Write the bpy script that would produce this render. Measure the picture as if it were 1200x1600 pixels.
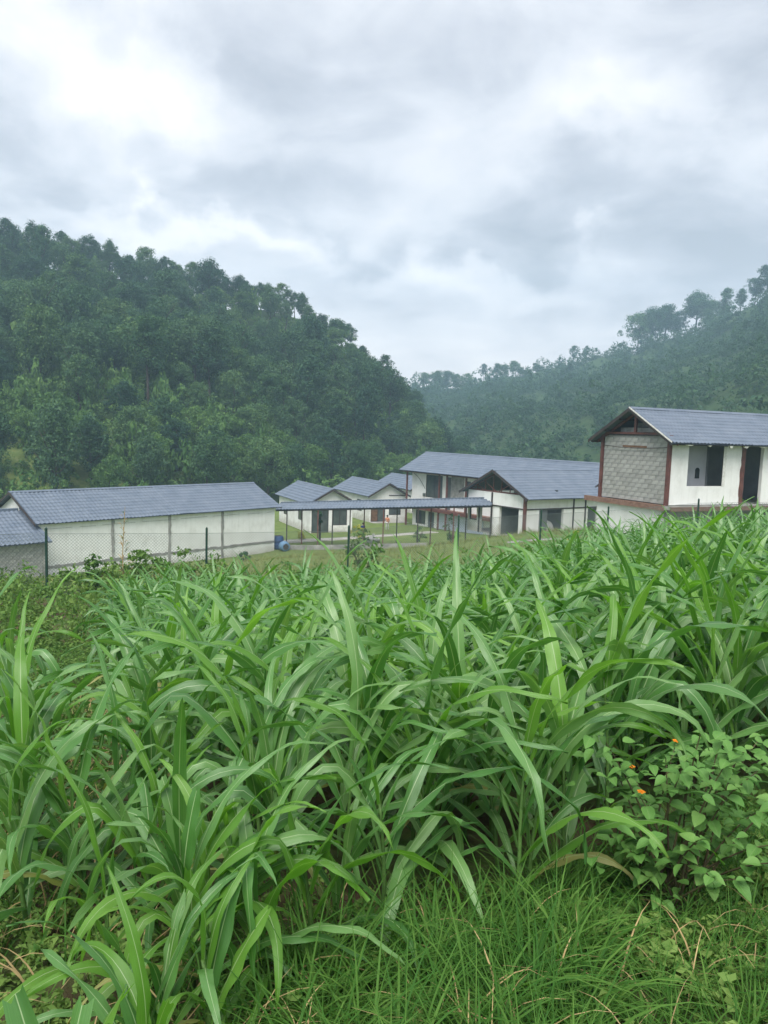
import bpy, math, random
import numpy as np
from mathutils import Vector, Matrix

for o in list(bpy.data.objects):
    bpy.data.objects.remove(o, do_unlink=True)
SC = bpy.context.scene
COL = SC.collection
R = math.radians
PI = math.pi

# ------------------------------------------------------------------ camera
EYE = 1.65
PITCH, ROLL, FPX = 5.95, 1.8, 1200.0
cam_d = bpy.data.cameras.new('camera')
cam = bpy.data.objects.new('camera', cam_d)
COL.objects.link(cam)
CROT = Matrix.Rotation(R(90 - PITCH), 4, 'X') @ Matrix.Rotation(R(ROLL), 4, 'Z')
cam.matrix_world = Matrix.Translation((0, 0, EYE)) @ CROT
cam_d.sensor_fit = 'HORIZONTAL'
cam_d.sensor_width = 36.0
cam_d.lens = 36.0
cam_d.clip_start = 0.05
cam_d.clip_end = 6000
SC.camera = cam
SC.cycles.max_bounces = 6
SC.cycles.diffuse_bounces = 2
SC.cycles.glossy_bounces = 2
SC.cycles.transmission_bounces = 4
SC.cycles.volume_bounces = 1
SC.render.resolution_x, SC.render.resolution_y = 768, 1024


def ray(px, py):
    return (CROT.to_3x3() @ Vector(((px - 600) / FPX, -(py - 800) / FPX, -1.0)))


def at(px, py, Y):
    """point on the ray of photo pixel (px, py) at forward distance Y"""
    d = ray(px, py)
    return Vector((0, 0, EYE)) + d * (Y / d.y)


# ------------------------------------------------------------------ sky, sun, exposure
SUN_AZ, SUN_EL = -168.0, 60.0         # high behind the camera, blurred by the cloud deck
world = bpy.data.worlds.new('World')
SC.world = world
world.use_nodes = True
wt = world.node_tree
wt.nodes.clear()


def N(t, typ, **kw):
    n = t.nodes.new(typ)
    for k, v in kw.items():
        if k == 'inp':
            for a, b in v.items():
                n.inputs[a].default_value = b
        else:
            setattr(n, k, v)
    return n


def math_n(t, op, a, b=None, c=None, clamp=False):
    n = t.nodes.new('ShaderNodeMath')
    n.operation = op
    n.use_clamp = clamp
    for i, v in enumerate((a, b, c)):
        if v is None:
            continue
        if isinstance(v, (int, float)):
            n.inputs[i].default_value = v
        else:
            t.links.new(v, n.inputs[i])
    return n.outputs[0]


def mix_rgb(t, fac, a, b):
    n = t.nodes.new('ShaderNodeMix')
    n.data_type = 'RGBA'
    for idx, v in ((0, fac), (6, a), (7, b)):
        if isinstance(v, (int, float)):
            n.inputs[idx].default_value = v
        elif isinstance(v, (tuple, list)):
            n.inputs[idx].default_value = (*v[:3], 1)
        else:
            t.links.new(v, n.inputs[idx])
    return n.outputs[2]


def ramp(t, fac, stops, interp='LINEAR'):
    n = t.nodes.new('ShaderNodeValToRGB')
    cr = n.color_ramp
    cr.interpolation = interp
    while len(cr.elements) < len(stops):
        cr.elements.new(0.5)
    for e, (p, c) in zip(cr.elements, stops):
        e.position = p
        e.color = (*c, 1) if isinstance(c, (tuple, list)) else (c, c, c, 1)
    t.links.new(fac, n.inputs[0])
    return n.outputs[0]


def build_world():
    t = wt
    tc = N(t, 'ShaderNodeTexCoord')
    sky = N(t, 'ShaderNodeTexSky', sky_type='NISHITA', sun_disc=False,
            sun_elevation=R(SUN_EL), sun_rotation=R(SUN_AZ), air_density=1.0, dust_density=3.0, ozone_density=1.0)
    skyc = N(t, 'ShaderNodeMix', data_type='RGBA', blend_type='MULTIPLY', inp={0: 1.0})
    t.links.new(sky.outputs[0], skyc.inputs[6])
    skyc.inputs[7].default_value = (0.10, 0.10, 0.10, 1)
    sep = N(t, 'ShaderNodeSeparateXYZ')
    t.links.new(tc.outputs['Generated'], sep.inputs[0])
    zc = math_n(t, 'MAXIMUM', sep.outputs[2], 0.0)
    den = math_n(t, 'ADD', zc, 0.22)
    px = math_n(t, 'DIVIDE', sep.outputs[0], den)
    py = math_n(t, 'DIVIDE', sep.outputs[1], den)
    comb = N(t, 'ShaderNodeCombineXYZ')
    t.links.new(px, comb.inputs[0])
    t.links.new(py, comb.inputs[1])

    def noise(scale, detail, rough, off, dist=0.0):
        mp = N(t, 'ShaderNodeMapping')
        mp.inputs['Location'].default_value = off
        t.links.new(comb.outputs[0], mp.inputs[0])
        n = N(t, 'ShaderNodeTexNoise', inp={'Scale': scale, 'Detail': detail, 'Roughness': rough, 'Distortion': dist})
        t.links.new(mp.outputs[0], n.inputs['Vector'])
        return n.outputs[0]

    base = noise(1.15, 9, 0.56, (3.1, 7.7, 0.4), 0.35)
    fine = noise(3.4, 8, 0.6, (9.2, 1.3, 2.0), 0.5)
    field = math_n(t, 'ADD', math_n(t, 'MULTIPLY', base, 0.62), math_n(t, 'MULTIPLY', fine, 0.38))
    # cloud masses seen in the photograph, as soft lobes on the sky dome warped by noise
    warp = N(t, 'ShaderNodeTexNoise', inp={'Scale': 5.0, 'Detail': 6, 'Roughness': 0.55})
    t.links.new(tc.outputs['Generated'], warp.inputs['Vector'])
    wv = N(t, 'ShaderNodeVectorMath', operation='SUBTRACT')
    t.links.new(warp.outputs['Color'], wv.inputs[0])
    wv.inputs[1].default_value = (0.5, 0.5, 0.5)
    ws = N(t, 'ShaderNodeVectorMath', operation='SCALE')
    ws.inputs['Scale'].default_value = 0.34
    t.links.new(wv.outputs[0], ws.inputs[0])
    wd = N(t, 'ShaderNodeVectorMath', operation='ADD')
    t.links.new(tc.outputs['Generated'], wd.inputs[0])
    t.links.new(ws.outputs[0], wd.inputs[1])

    def lobe(pxl, pyl, rx, ry, amp):
        d = ray(pxl, pyl).normalized()
        s = N(t, 'ShaderNodeVectorMath', operation='SUBTRACT')
        t.links.new(wd.outputs[0], s.inputs[0])
        s.inputs[1].default_value = d
        m = N(t, 'ShaderNodeVectorMath', operation='MULTIPLY')
        t.links.new(s.outputs[0], m.inputs[0])
        m.inputs[1].default_value = (1 / rx, 1 / rx, 1 / ry)
        l = N(t, 'ShaderNodeVectorMath', operation='LENGTH')
        t.links.new(m.outputs[0], l.inputs[0])
        mr = N(t, 'ShaderNodeMapRange', interpolation_type='SMOOTHSTEP')
        mr.inputs['From Min'].default_value = 1.0
        mr.inputs['From Max'].default_value = 0.15
        mr.inputs['To Max'].default_value = amp
        t.links.new(l.outputs['Value'], mr.inputs['Value'])
        return mr.outputs[0]

    for a in ((150, 165, .16, .115, .25), (10, 40, .16, .08, .05), (300, 372, .30, .030, .17), (760, 440, .22, .035, .13),
              (1010, 205, .16, .06, .10), (820, 335, .17, .10, -.16), (1060, 390, .26, .12, -.18), (620, 400, .09, .045, -.13),
              (1150, 90, .30, .20, -.13), (430, 60, .16, .08, -.06), (330, 290, .3, .06, -.07), (700, 520, .4, .08, .05)):
        field = math_n(t, 'ADD', field, lobe(*a))
    cl = ramp(t, field, [(0.27, (0.42, 0.445, 0.50)), (0.40, (0.60, 0.62, 0.68)), (0.48, (0.745, 0.76, 0.81)),
                         (0.56, (0.85, 0.85, 0.885)), (0.70, (1.08, 1.06, 1.03))])
    # a pale pinkish band low over the hills
    low = N(t, 'ShaderNodeMapRange', interpolation_type='SMOOTHSTEP')
    low.inputs['From Min'].default_value = 0.30
    low.inputs['From Max'].default_value = 0.04
    low.inputs['To Max'].default_value = 0.45
    t.links.new(sep.outputs[2], low.inputs['Value'])
    cl = mix_rgb(t, low.outputs[0], cl, (0.86, 0.835, 0.86))
    out = mix_rgb(t, 0.90, skyc.outputs[2], cl)
    bg = N(t, 'ShaderNodeBackground')
    bg.inputs['Strength'].default_value = SKY_STRENGTH
    t.links.new(out, bg.inputs['Color'])
    wo = N(t, 'ShaderNodeOutputWorld')
    t.links.new(bg.outputs[0], wo.inputs['Surface'])


SKY_STRENGTH = 0.355
build_world()
sun_d = bpy.data.lights.new('sun', 'SUN')
sun_d.energy = 1.5
sun_d.angle = R(45)
sun_d.color = (1.0, 0.97, 0.92)
sun = bpy.data.objects.new('sun', sun_d)
COL.objects.link(sun)
sd = Vector((math.sin(R(SUN_AZ)) * math.cos(R(SUN_EL)), math.cos(R(SUN_AZ)) * math.cos(R(SUN_EL)), math.sin(R(SUN_EL))))
sun.rotation_euler = sd.to_track_quat('Z', 'Y').to_euler()
sun.location = (0, 0, 60)
vs = SC.view_settings
vs.view_transform = 'Standard'
vs.look = 'None'
vs.exposure = 1.85
vs.gamma = 1.0
vs.use_curve_mapping = False

# ------------------------------------------------------------------ materials
MATS = {}


def new_mat(name):
    m = bpy.data.materials.new(name)
    m.use_nodes = True
    t = m.node_tree
    t.nodes.clear()
    out = N(t, 'ShaderNodeOutputMaterial')
    MATS[name] = m
    return m, t, out


def principled(t, col=None, rough=0.8, spec=0.3, metal=0.0):
    b = N(t, 'ShaderNodeBsdfPrincipled')
    b.inputs['Roughness'].default_value = rough
    b.inputs['Specular IOR Level'].default_value = spec
    b.inputs['Metallic'].default_value = metal
    if col is not None:
        if isinstance(col, (tuple, list)):
            b.inputs['Base Color'].default_value = (*col, 1)
        else:
            t.links.new(col, b.inputs['Base Color'])
    return b


def tex_noise(t, scale, detail=4, rough=0.55, coord='Object', stretch=None):
    tc = N(t, 'ShaderNodeTexCoord')
    src = tc.outputs[coord]
    if stretch:
        mp = N(t, 'ShaderNodeMapping')
        mp.inputs['Scale'].default_value = stretch
        t.links.new(src, mp.inputs[0])
        src = mp.outputs[0]
    n = N(t, 'ShaderNodeTexNoise', inp={'Scale': scale, 'Detail': detail, 'Roughness': rough})
    t.links.new(src, n.inputs['Vector'])
    return n.outputs[0]


def bump(t, h, b, strength=0.3, dist=0.02):
    n = N(t, 'ShaderNodeBump')
    n.inputs['Strength'].default_value = strength
    n.inputs['Distance'].default_value = dist
    t.links.new(h, n.inputs['Height'])
    t.links.new(n.outputs[0], b.inputs['Normal'])


def simple(name, c0, c1, scale=3.0, rough=0.8, spec=0.3, metal=0.0, bmp=0.0, bscale=30, stretch=None, lo=.35, hi=.68):
    m, t, out = new_mat(name)
    f = tex_noise(t, scale, 6, 0.6, stretch=stretch)
    c = ramp(t, f, [(lo, c0), (hi, c1)])
    oi = N(t, 'ShaderNodeObjectInfo')
    v = math_n(t, 'MULTIPLY_ADD', oi.outputs['Random'], 0.24, 0.88)
    mm = N(t, 'ShaderNodeMix', data_type='RGBA', blend_type='MULTIPLY', inp={0: 1.0})
    t.links.new(c, mm.inputs[6])
    t.links.new(v, mm.inputs[7])
    b = principled(t, mm.outputs[2], rough, spec, metal)
    if bmp:
        bump(t, tex_noise(t, bscale, 5, .6), b, bmp)
    t.links.new(b.outputs[0], out.inputs[0])
    return m


def plaster_mat():
    m, t, out = new_mat('white_plaster')
    f = tex_noise(t, 1.1, 8, .62)
    c = ramp(t, f, [(.30, (.66, .655, .63)), (.50, (.78, .775, .755)), (.72, (.83, .83, .815))])
    # rain streaks run down the wall
    st = tex_noise(t, 1.0, 6, .7, stretch=(5.0, 5.0, .35))
    s = ramp(t, st, [(.50, 0.0), (.75, 0.32)])
    c = mix_rgb(t, s, c, (.46, .45, .41))
    tcm = N(t, 'ShaderNodeTexCoord')
    spz = N(t, 'ShaderNodeSeparateXYZ')
    t.links.new(tcm.outputs['Object'], spz.inputs[0])
    mud = ramp(t, math_n(t, 'SUBTRACT', math_n(t, 'MULTIPLY', tex_noise(t, 2.4, 6, .65), 1.6), spz.outputs[2]), [(.0, 0.0), (.5, .55)])
    c = mix_rgb(t, mud, c, (.36, .33, .27))
    b = principled(t, c, .85, .2)
    bump(t, tex_noise(t, 18, 6, .6), b, .25, .01)
    t.links.new(b.outputs[0], out.inputs[0])


plaster_mat()
simple('concrete', (.20, .195, .18), (.36, .35, .33), 2.5, .9, .2, bmp=.4, bscale=25)
simple('concrete_block', (.25, .247, .235), (.40, .395, .375), 5.0, .92, .15, bmp=.5, bscale=40)
simple('mortar', (.20, .20, .19), (.30, .295, .28), 5.0, .95, .1, bmp=.3)
simple('red_steel', (.085, .032, .028), (.16, .060, .050), 3.0, .6, .4)
simple('dark_steel', (.030, .024, .024), (.060, .046, .044), 3.0, .55, .4)
simple('green_steel', (.006, .030, .020), (.014, .055, .036), 6.0, .5, .4)
simple('galvanised', (.16, .19, .18), (.26, .29, .28), 12.0, .45, .5, .6)
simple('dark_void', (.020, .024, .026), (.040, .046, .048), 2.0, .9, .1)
simple('grey_paint', (.24, .25, .28), (.30, .31, .34), 1.5, .8, .2)
simple('light_grey_paint', (.29, .295, .32), (.35, .355, .38), 1.5, .8, .2)
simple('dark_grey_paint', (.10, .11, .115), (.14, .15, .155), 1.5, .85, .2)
simple('foam', (.55, .54, .50), (.78, .77, .74), 9.0, .9, .2, bmp=.4)
simple('brick_red', (.15, .085, .065), (.25, .155, .120), 8.0, .9, .15, bmp=.4)
simple('blue_plastic', (.014, .045, .13), (.025, .070, .20), 4.0, .45, .4)
simple('pale_blue_plastic', (.10, .20, .34), (.15, .27, .43), 4.0, .5, .4)
simple('panel_bluewhite', (.50, .55, .66), (.60, .65, .74), 1.2, .6, .3)
simple('path_concrete', (.27, .26, .235), (.42, .405, .37), .8, .9, .2, bmp=.3, bscale=12)
simple('bark', (.030, .024, .018), (.085, .070, .055), 5.0, .95, .1, bmp=.5, stretch=(6, 6, 1))
simple('wood_brown', (.11, .06, .035), (.19, .11, .07), 4.0, .8, .2)
simple('dry_stem', (.24, .17, .08), (.42, .32, .16), 6.0, .9, .15)
simple('stem_green', (.045, .11, .022), (.10, .19, .045), 8.0, .6, .3)
simple('bush_stem', (.055, .045, .025), (.11, .10, .045), 8.0, .8, .2)
simple('skin', (.16, .085, .05), (.20, .11, .07), 5.0, .6, .3)
simple('hair', (.008, .007, .006), (.018, .015, .013), 5.0, .6, .3)
simple('cloth_blue', (.02, .04, .17), (.035, .06, .24), 12.0, .9, .1)
simple('cloth_orange', (.50, .20, .12), (.62, .28, .18), 12.0, .9, .1)
simple('cloth_pale', (.42, .42, .40), (.56, .56, .54), 12.0, .9, .1)
simple('cloth_dark', (.03, .035, .05), (.05, .055, .075), 12.0, .9, .1)
simple('petal_orange', (.75, .17, .010), (.85, .33, .02), 60.0, .6, .2)
simple('petal_yellow', (.70, .48, .02), (.80, .62, .06), 60.0, .6, .2)
simple('dead_leaf', (.30, .20, .07), (.48, .34, .14), 14.0, .8, .2)


def roof_mat():
    m, t, out = new_mat('blue_grey_roof')
    f = tex_noise(t, 1.3, 7, .65)
    c = ramp(t, f, [(.33, (.105, .134, .178)), (.55, (.138, .168, .215)), (.75, (.172, .202, .248))])
    g = tex_noise(t, 30, 3, .5)
    c = mix_rgb(t, math_n(t, 'MULTIPLY', g, .35), c, (.075, .095, .130))
    b = principled(t, c, .62, .30)
    t.links.new(b.outputs[0], out.inputs[0])


roof_mat()


def glass_mat():
    m, t, out = new_mat('window_glass')
    f = tex_noise(t, 2.0, 3)
    c = ramp(t, f, [(.3, (.05, .06, .062)), (.7, (.09, .105, .10))])
    b = principled(t, c, .12, .5)
    t.links.new(b.outputs[0], out.inputs[0])


glass_mat()


def foliage_mat(name, dark, mid, light, transl=.3, patch=.12, rough=.6, spec=.12):
    """leaves: colour by a per-leaf tint attribute, by tree and by patches in the stand"""
    m, t, out = new_mat(name)
    at_ = N(t, 'ShaderNodeAttribute', attribute_name='tint')
    oi = N(t, 'ShaderNodeObjectInfo')
    geo = N(t, 'ShaderNodeNewGeometry')
    n = N(t, 'ShaderNodeTexNoise', inp={'Scale': patch, 'Detail': 3})
    t.links.new(geo.outputs['Position'], n.inputs['Vector'])
    f = math_n(t, 'ADD', math_n(t, 'MULTIPLY', at_.outputs['Fac'], .50),
               math_n(t, 'ADD', math_n(t, 'MULTIPLY', oi.outputs['Random'], .46), math_n(t, 'MULTIPLY', n.outputs[0], .40)))
    c = ramp(t, f, [(.22, dark), (.60, mid), (1.0, light)])
    b = principled(t, c, rough, spec)
    tr = N(t, 'ShaderNodeBsdfTranslucent')
    br = N(t, 'ShaderNodeMix', data_type='RGBA', blend_type='MULTIPLY', inp={0: 1.0})
    t.links.new(c, br.inputs[6])
    br.inputs[7].default_value = (1.15, 1.25, .6, 1)
    t.links.new(br.outputs[2], tr.inputs['Color'])
    mx = N(t, 'ShaderNodeMixShader')
    mx.inputs[0].default_value = transl
    t.links.new(b.outputs[0], mx.inputs[1])
    t.links.new(tr.outputs[0], mx.inputs[2])
    t.links.new(mx.outputs[0], out.inputs[0])
    return m


foliage_mat('tree_leaf', (.024, .066, .034), (.050, .115, .048), (.115, .195, .070), .22)
foliage_mat('tree_leaf_dark', (.018, .054, .034), (.038, .092, .048), (.085, .155, .068), .22)
foliage_mat('bush_leaf', (.034, .090, .028), (.070, .150, .042), (.14, .24, .068), .25)
foliage_mat('far_leaf', (.028, .070, .038), (.050, .110, .050), (.105, .175, .068), patch=.035)
foliage_mat('weed_leaf', (.050, .115, .026), (.095, .185, .040), (.19, .29, .075), patch=.9)
foliage_mat('grass_blade', (.018, .074, .011), (.048, .142, .023), (.135, .26, .052), transl=.4, patch=1.6)
foliage_mat('dry_grass', (.11, .15, .04), (.17, .20, .06), (.28, .28, .11), patch=.25)
foliage_mat('yellow_leaf', (.20, .24, .03), (.32, .34, .05), (.45, .42, .08), patch=.9)


def maize_mat(name, dark, mid, light, transl, rough=.42):
    m, t, out = new_mat(name)
    uv = N(t, 'ShaderNodeTexCoord')
    sep = N(t, 'ShaderNodeSeparateXYZ')
    t.links.new(uv.outputs['UV'], sep.inputs[0])
    u, v = sep.outputs[0], sep.outputs[1]
    oi = N(t, 'ShaderNodeObjectInfo')
    at_ = N(t, 'ShaderNodeAttribute', attribute_name='tint')
    geo = N(t, 'ShaderNodeNewGeometry')
    n1 = N(t, 'ShaderNodeTexNoise', inp={'Scale': 2.2, 'Detail': 4})
    t.links.new(geo.outputs['Position'], n1.inputs['Vector'])
    # long parallel veins
    mp = N(t, 'ShaderNodeCombineXYZ')
    t.links.new(math_n(t, 'MULTIPLY', u, 26.0), mp.inputs[0])
    t.links.new(math_n(t, 'MULTIPLY', v, 2.2), mp.inputs[1])
    t.links.new(math_n(t, 'MULTIPLY', oi.outputs['Random'], 40.0), mp.inputs[2])
    vein = N(t, 'ShaderNodeTexNoise', inp={'Scale': 1.0, 'Detail': 2, 'Roughness': .5})
    t.links.new(mp.outputs[0], vein.inputs['Vector'])
    f = math_n(t, 'ADD', math_n(t, 'MULTIPLY', n1.outputs[0], .45),
               math_n(t, 'ADD', math_n(t, 'MULTIPLY', oi.outputs['Random'], .42),
                      math_n(t, 'ADD', math_n(t, 'MULTIPLY', vein.outputs[0], .24), math_n(t, 'MULTIPLY', at_.outputs['Fac'], .25))))
    c = ramp(t, f, [(.25, dark), (.60, mid), (.98, light)])
    # pale midrib
    du = math_n(t, 'ABSOLUTE', math_n(t, 'SUBTRACT', u, .5))
    wid = math_n(t, 'MULTIPLY_ADD', v, -.045, .062)
    mid_f = N(t, 'ShaderNodeMapRange', interpolation_type='SMOOTHSTEP')
    t.links.new(du, mid_f.inputs['Value'])
    t.links.new(wid, mid_f.inputs['From Min'])
    mid_f.inputs['From Max'].default_value = .004
    mid_f.inputs['To Max'].default_value = .85
    c = mix_rgb(t, mid_f.outputs[0], c, (.42, .54, .30))
    # dry brown spots and tip
    sp = N(t, 'ShaderNodeTexNoise', inp={'Scale': 9.0, 'Detail': 5, 'Roughness': .7})
    t.links.new(geo.outputs['Position'], sp.inputs['Vector'])
    tip = math_n(t, 'ADD', math_n(t, 'MULTIPLY', math_n(t, 'POWER', v, 9.0), .13), sp.outputs[0])
    spf = ramp(t, tip, [(.73, 0.0), (.80, .8)])
    c = mix_rgb(t, spf, c, (.26, .22, .07))
    b = principled(t, c, rough, .58)
    bump(t, vein.outputs[0], b, .35, .004)
    tr = N(t, 'ShaderNodeBsdfTranslucent')
    br = N(t, 'ShaderNodeMix', data_type='RGBA', blend_type='MULTIPLY', inp={0: 1.0})
    t.links.new(c, br.inputs[6])
    br.inputs[7].default_value = (1.25, 1.5, .5, 1)
    t.links.new(br.outputs[2], tr.inputs['Color'])
    mx = N(t, 'ShaderNodeMixShader')
    mx.inputs[0].default_value = transl
    t.links.new(b.outputs[0], mx.inputs[1])
    t.links.new(tr.outputs[0], mx.inputs[2])
    t.links.new(mx.outputs[0], out.inputs[0])


maize_mat('maize_leaf', (.038, .130, .026), (.088, .222, .050), (.20, .345, .12), .32, .33)
maize_mat('maize_leaf_pale', (.15, .20, .04), (.22, .24, .06), (.34, .31, .12), .34, .5)
maize_mat('maize_leaf_young', (.070, .19, .022), (.12, .28, .036), (.19, .37, .065), .44)


def lantana_mat():
    m, t, out = new_mat('lantana_leaf')
    uv = N(t, 'ShaderNodeTexCoord')
    sep = N(t, 'ShaderNodeSeparateXYZ')
    t.links.new(uv.outputs['UV'], sep.inputs[0])
    u, v = sep.outputs[0], sep.outputs[1]
    oi = N(t, 'ShaderNodeObjectInfo')
    du = math_n(t, 'ABSOLUTE', math_n(t, 'SUBTRACT', u, .5))
    w = math_n(t, 'SINE', math_n(t, 'MULTIPLY', math_n(t, 'SUBTRACT', v, math_n(t, 'MULTIPLY', du, .8)), 46.0))
    rib = N(t, 'ShaderNodeMapRange')
    t.links.new(du, rib.inputs['Value'])
    rib.inputs['From Min'].default_value = .05
    rib.inputs['From Max'].default_value = .0
    f = math_n(t, 'ADD', math_n(t, 'MULTIPLY', w, .025), math_n(t, 'MULTIPLY_ADD', oi.outputs['Random'], .45, math_n(t, 'MULTIPLY', tex_noise(t, 16.0, 2), .55)))
    c = ramp(t, f, [(.1, (.066, .18, .038)), (.45, (.115, .26, .056)), (.8, (.185, .34, .085))])
    c = mix_rgb(t, math_n(t, 'MULTIPLY', rib.outputs[0], .4), c, (.22, .33, .12))
    b = principled(t, c, .55, .3)
    bump(t, w, b, .25, .002)
    tr = N(t, 'ShaderNodeBsdfTranslucent')
    t.links.new(c, tr.inputs['Color'])
    mx = N(t, 'ShaderNodeMixShader')
    mx.inputs[0].default_value = .3
    t.links.new(b.outputs[0], mx.inputs[1])
    t.links.new(tr.outputs[0], mx.inputs[2])
    t.links.new(mx.outputs[0], out.inputs[0])


lantana_mat()


def ground_mat():
    m, t, out = new_mat('ground_soil_grass')
    geo = N(t, 'ShaderNodeNewGeometry')
    sep = N(t, 'ShaderNodeSeparateXYZ')
    t.links.new(geo.outputs['Position'], sep.inputs[0])

    def noise(s, d=5, r=.6):
        n = N(t, 'ShaderNodeTexNoise', inp={'Scale': s, 'Detail': d, 'Roughness': r})
        t.links.new(geo.outputs['Position'], n.inputs['Vector'])
        return n.outputs[0]
    soil = ramp(t, noise(3.0, 8), [(.3, (.045, .030, .018)), (.55, (.095, .068, .040)), (.75, (.17, .13, .08))])
    green = ramp(t, noise(6.0, 6), [(.3, (.035, .075, .016)), (.7, (.085, .15, .035))])
    near = mix_rgb(t, ramp(t, noise(.9, 6), [(.42, 0.0), (.62, 1.0)]), soil, green)
    lawn = ramp(t, noise(1.2, 8, .7), [(.3, (.075, .12, .030)), (.55, (.13, .175, .050)), (.75, (.21, .22, .09))])
    wood = ramp(t, noise(.4, 6), [(.3, (.022, .045, .018)), (.7, (.050, .085, .028))])
    f1 = N(t, 'ShaderNodeMapRange', interpolation_type='SMOOTHSTEP')
    t.links.new(sep.outputs[1], f1.inputs['Value'])
    f1.inputs['From Min'].default_value = 21
    f1.inputs['From Max'].default_value = 27
    f2 = N(t, 'ShaderNodeMapRange', interpolation_type='SMOOTHSTEP')
    t.links.new(sep.outputs[1], f2.inputs['Value'])
    f2.inputs['From Min'].default_value = 82
    f2.inputs['From Max'].default_value = 98
    c = mix_rgb(t, f1.outputs[0], near, lawn)
    c = mix_rgb(t, f2.outputs[0], c, wood)
    b = principled(t, c, .95, .1)
    bump(t, noise(14, 8, .7), b, .8, .05)
    t.links.new(b.outputs[0], out.inputs[0])


ground_mat()


# ------------------------------------------------------------------ mesh helpers
def mesh_np(name, V, F, uv=None, tint=None, smooth=False):
    """V (n,3), F (m,k) array of equal-sized faces or list of such arrays"""
    me = bpy.data.meshes.new(name)
    Fs = F if isinstance(F, list) else [F]
    Fs = [np.asarray(f, dtype=np.int32) for f in Fs if len(f)]
    V = np.asarray(V, dtype=np.float32)
    me.vertices.add(len(V))
    me.vertices.foreach_set('co', V.ravel())
    nl = sum(f.size for f in Fs)
    npoly = sum(len(f) for f in Fs)
    me.loops.add(nl)
    me.loops.foreach_set('vertex_index', np.concatenate([f.ravel() for f in Fs]))
    me.polygons.add(npoly)
    tot = np.concatenate([np.full(len(f), f.shape[1], dtype=np.int32) for f in Fs])
    st = np.concatenate([[0], np.cumsum(tot)[:-1]]).astype(np.int32)
    me.polygons.foreach_set('loop_start', st)
    if smooth:
        me.polygons.foreach_set('use_smooth', np.ones(npoly, dtype=bool))
    me.update(calc_edges=True)
    me.validate()
    if uv is not None:
        l = me.uv_layers.new(name='UVMap')
        idx = np.concatenate([f.ravel() for f in Fs])
        l.data.foreach_set('uv', np.asarray(uv, dtype=np.float32)[idx].ravel())
    if tint is not None:
        a = me.attributes.new('tint', 'FLOAT', 'POINT')
        a.data.foreach_set('value', np.asarray(tint, dtype=np.float32))
    return me


class MB:
    """collects boxes, bars, tubes and polygons and links them as one mesh object"""

    def __init__(s):
        s.v, s.f = [], []

    def add(s, vs, fs):
        n = len(s.v)
        s.v += [tuple(v) for v in vs]
        s.f += [tuple(i + n for i in f) for f in fs]

    def box(s, x0, x1, y0, y1, z0, z1):
        s.add([(x0, y0, z0), (x1, y0, z0), (x1, y1, z0), (x0, y1, z0), (x0, y0, z1), (x1, y0, z1), (x1, y1, z1), (x0, y1, z1)],
              [(0, 3, 2, 1), (4, 5, 6, 7), (0, 1, 5, 4), (1, 2, 6, 5), (2, 3, 7, 6), (3, 0, 4, 7)])

    def bar(s, a, b, w, h=None):
        a, b = Vector(a), Vector(b)
        h = h or w
        d = (b - a).normalized()
        up = Vector((0, 0, 1)) if abs(d.z) < .95 else Vector((1, 0, 0))
        sd_ = d.cross(up).normalized() * (w / 2)
        u2 = sd_.cross(d).normalized() * (h / 2)
        vs_ = [p + q for p in (a, b) for q in (-sd_ - u2, sd_ - u2, sd_ + u2, -sd_ + u2)]
        s.add(vs_, [(0, 1, 2, 3), (7, 6, 5, 4), (0, 4, 5, 1), (1, 5, 6, 2), (2, 6, 7, 3), (3, 7, 4, 0)])

    def tube(s, pts, rads, seg=6):
        n0 = len(s.v)
        pts = [Vector(p) for p in pts]
        ref = Vector((.31, .95, .05))
        for i, p in enumerate(pts):
            d = (pts[min(i + 1, len(pts) - 1)] - pts[max(i - 1, 0)]).normalized()
            a = d.cross(ref)
            if a.length < .05:
                a = d.cross(Vector((1, 0, 0)))
            a.normalize()
            b = d.cross(a).normalized()
            for k in range(seg):
                t_ = 2 * PI * k / seg
                s.v.append(tuple(p + (a * math.cos(t_) + b * math.sin(t_)) * rads[i]))
        for i in range(len(pts) - 1):
            for k in range(seg):
                k2 = (k + 1) % seg
                s.f.append((n0 + i * seg + k, n0 + i * seg + k2, n0 + (i + 1) * seg + k2, n0 + (i + 1) * seg + k))
        s.f.append(tuple(n0 + k for k in range(seg))[::-1])
        s.f.append(tuple(n0 + (len(pts) - 1) * seg + k for k in range(seg)))

    def mesh(s, name, smooth=False):
        me = bpy.data.meshes.new(name)
        me.from_pydata(s.v, [], s.f)
        me.update()
        if smooth:
            me.polygons.foreach_set('use_smooth', [True] * len(me.polygons))
        return me

    def build(s, name, mat, parent=None, smooth=False):
        return obj(name, s.mesh(name, smooth), mat, parent)


def obj(name, me, mat=None, parent=None, loc=None, rot=None, scale=None):
    if mat and not me.materials:
        me.materials.append(MATS[mat])
    o = bpy.data.objects.new(name, me)
    COL.objects.link(o)
    if parent is not None:
        o.parent = parent
    if loc is not None:
        o.location = loc
    if rot is not None:
        o.rotation_euler = rot
    if scale is not None:
        o.scale = (scale,) * 3 if isinstance(scale, (int, float)) else scale
    return o


def tag(o, label=None, cat=None, group=None, kind=None):
    if label:
        o['label'] = label
    if cat:
        o['category'] = cat
    if group:
        o['group'] = group
    if kind:
        o['kind'] = kind
    return o


def thing(name, label, cat, loc, rz=0.0, group=None):
    o = bpy.data.objects.new(name, None)
    o.empty_display_size = .2
    COL.objects.link(o)
    o.location = loc
    o.rotation_euler = (0, 0, rz)
    return tag(o, label, cat, group)


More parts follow.
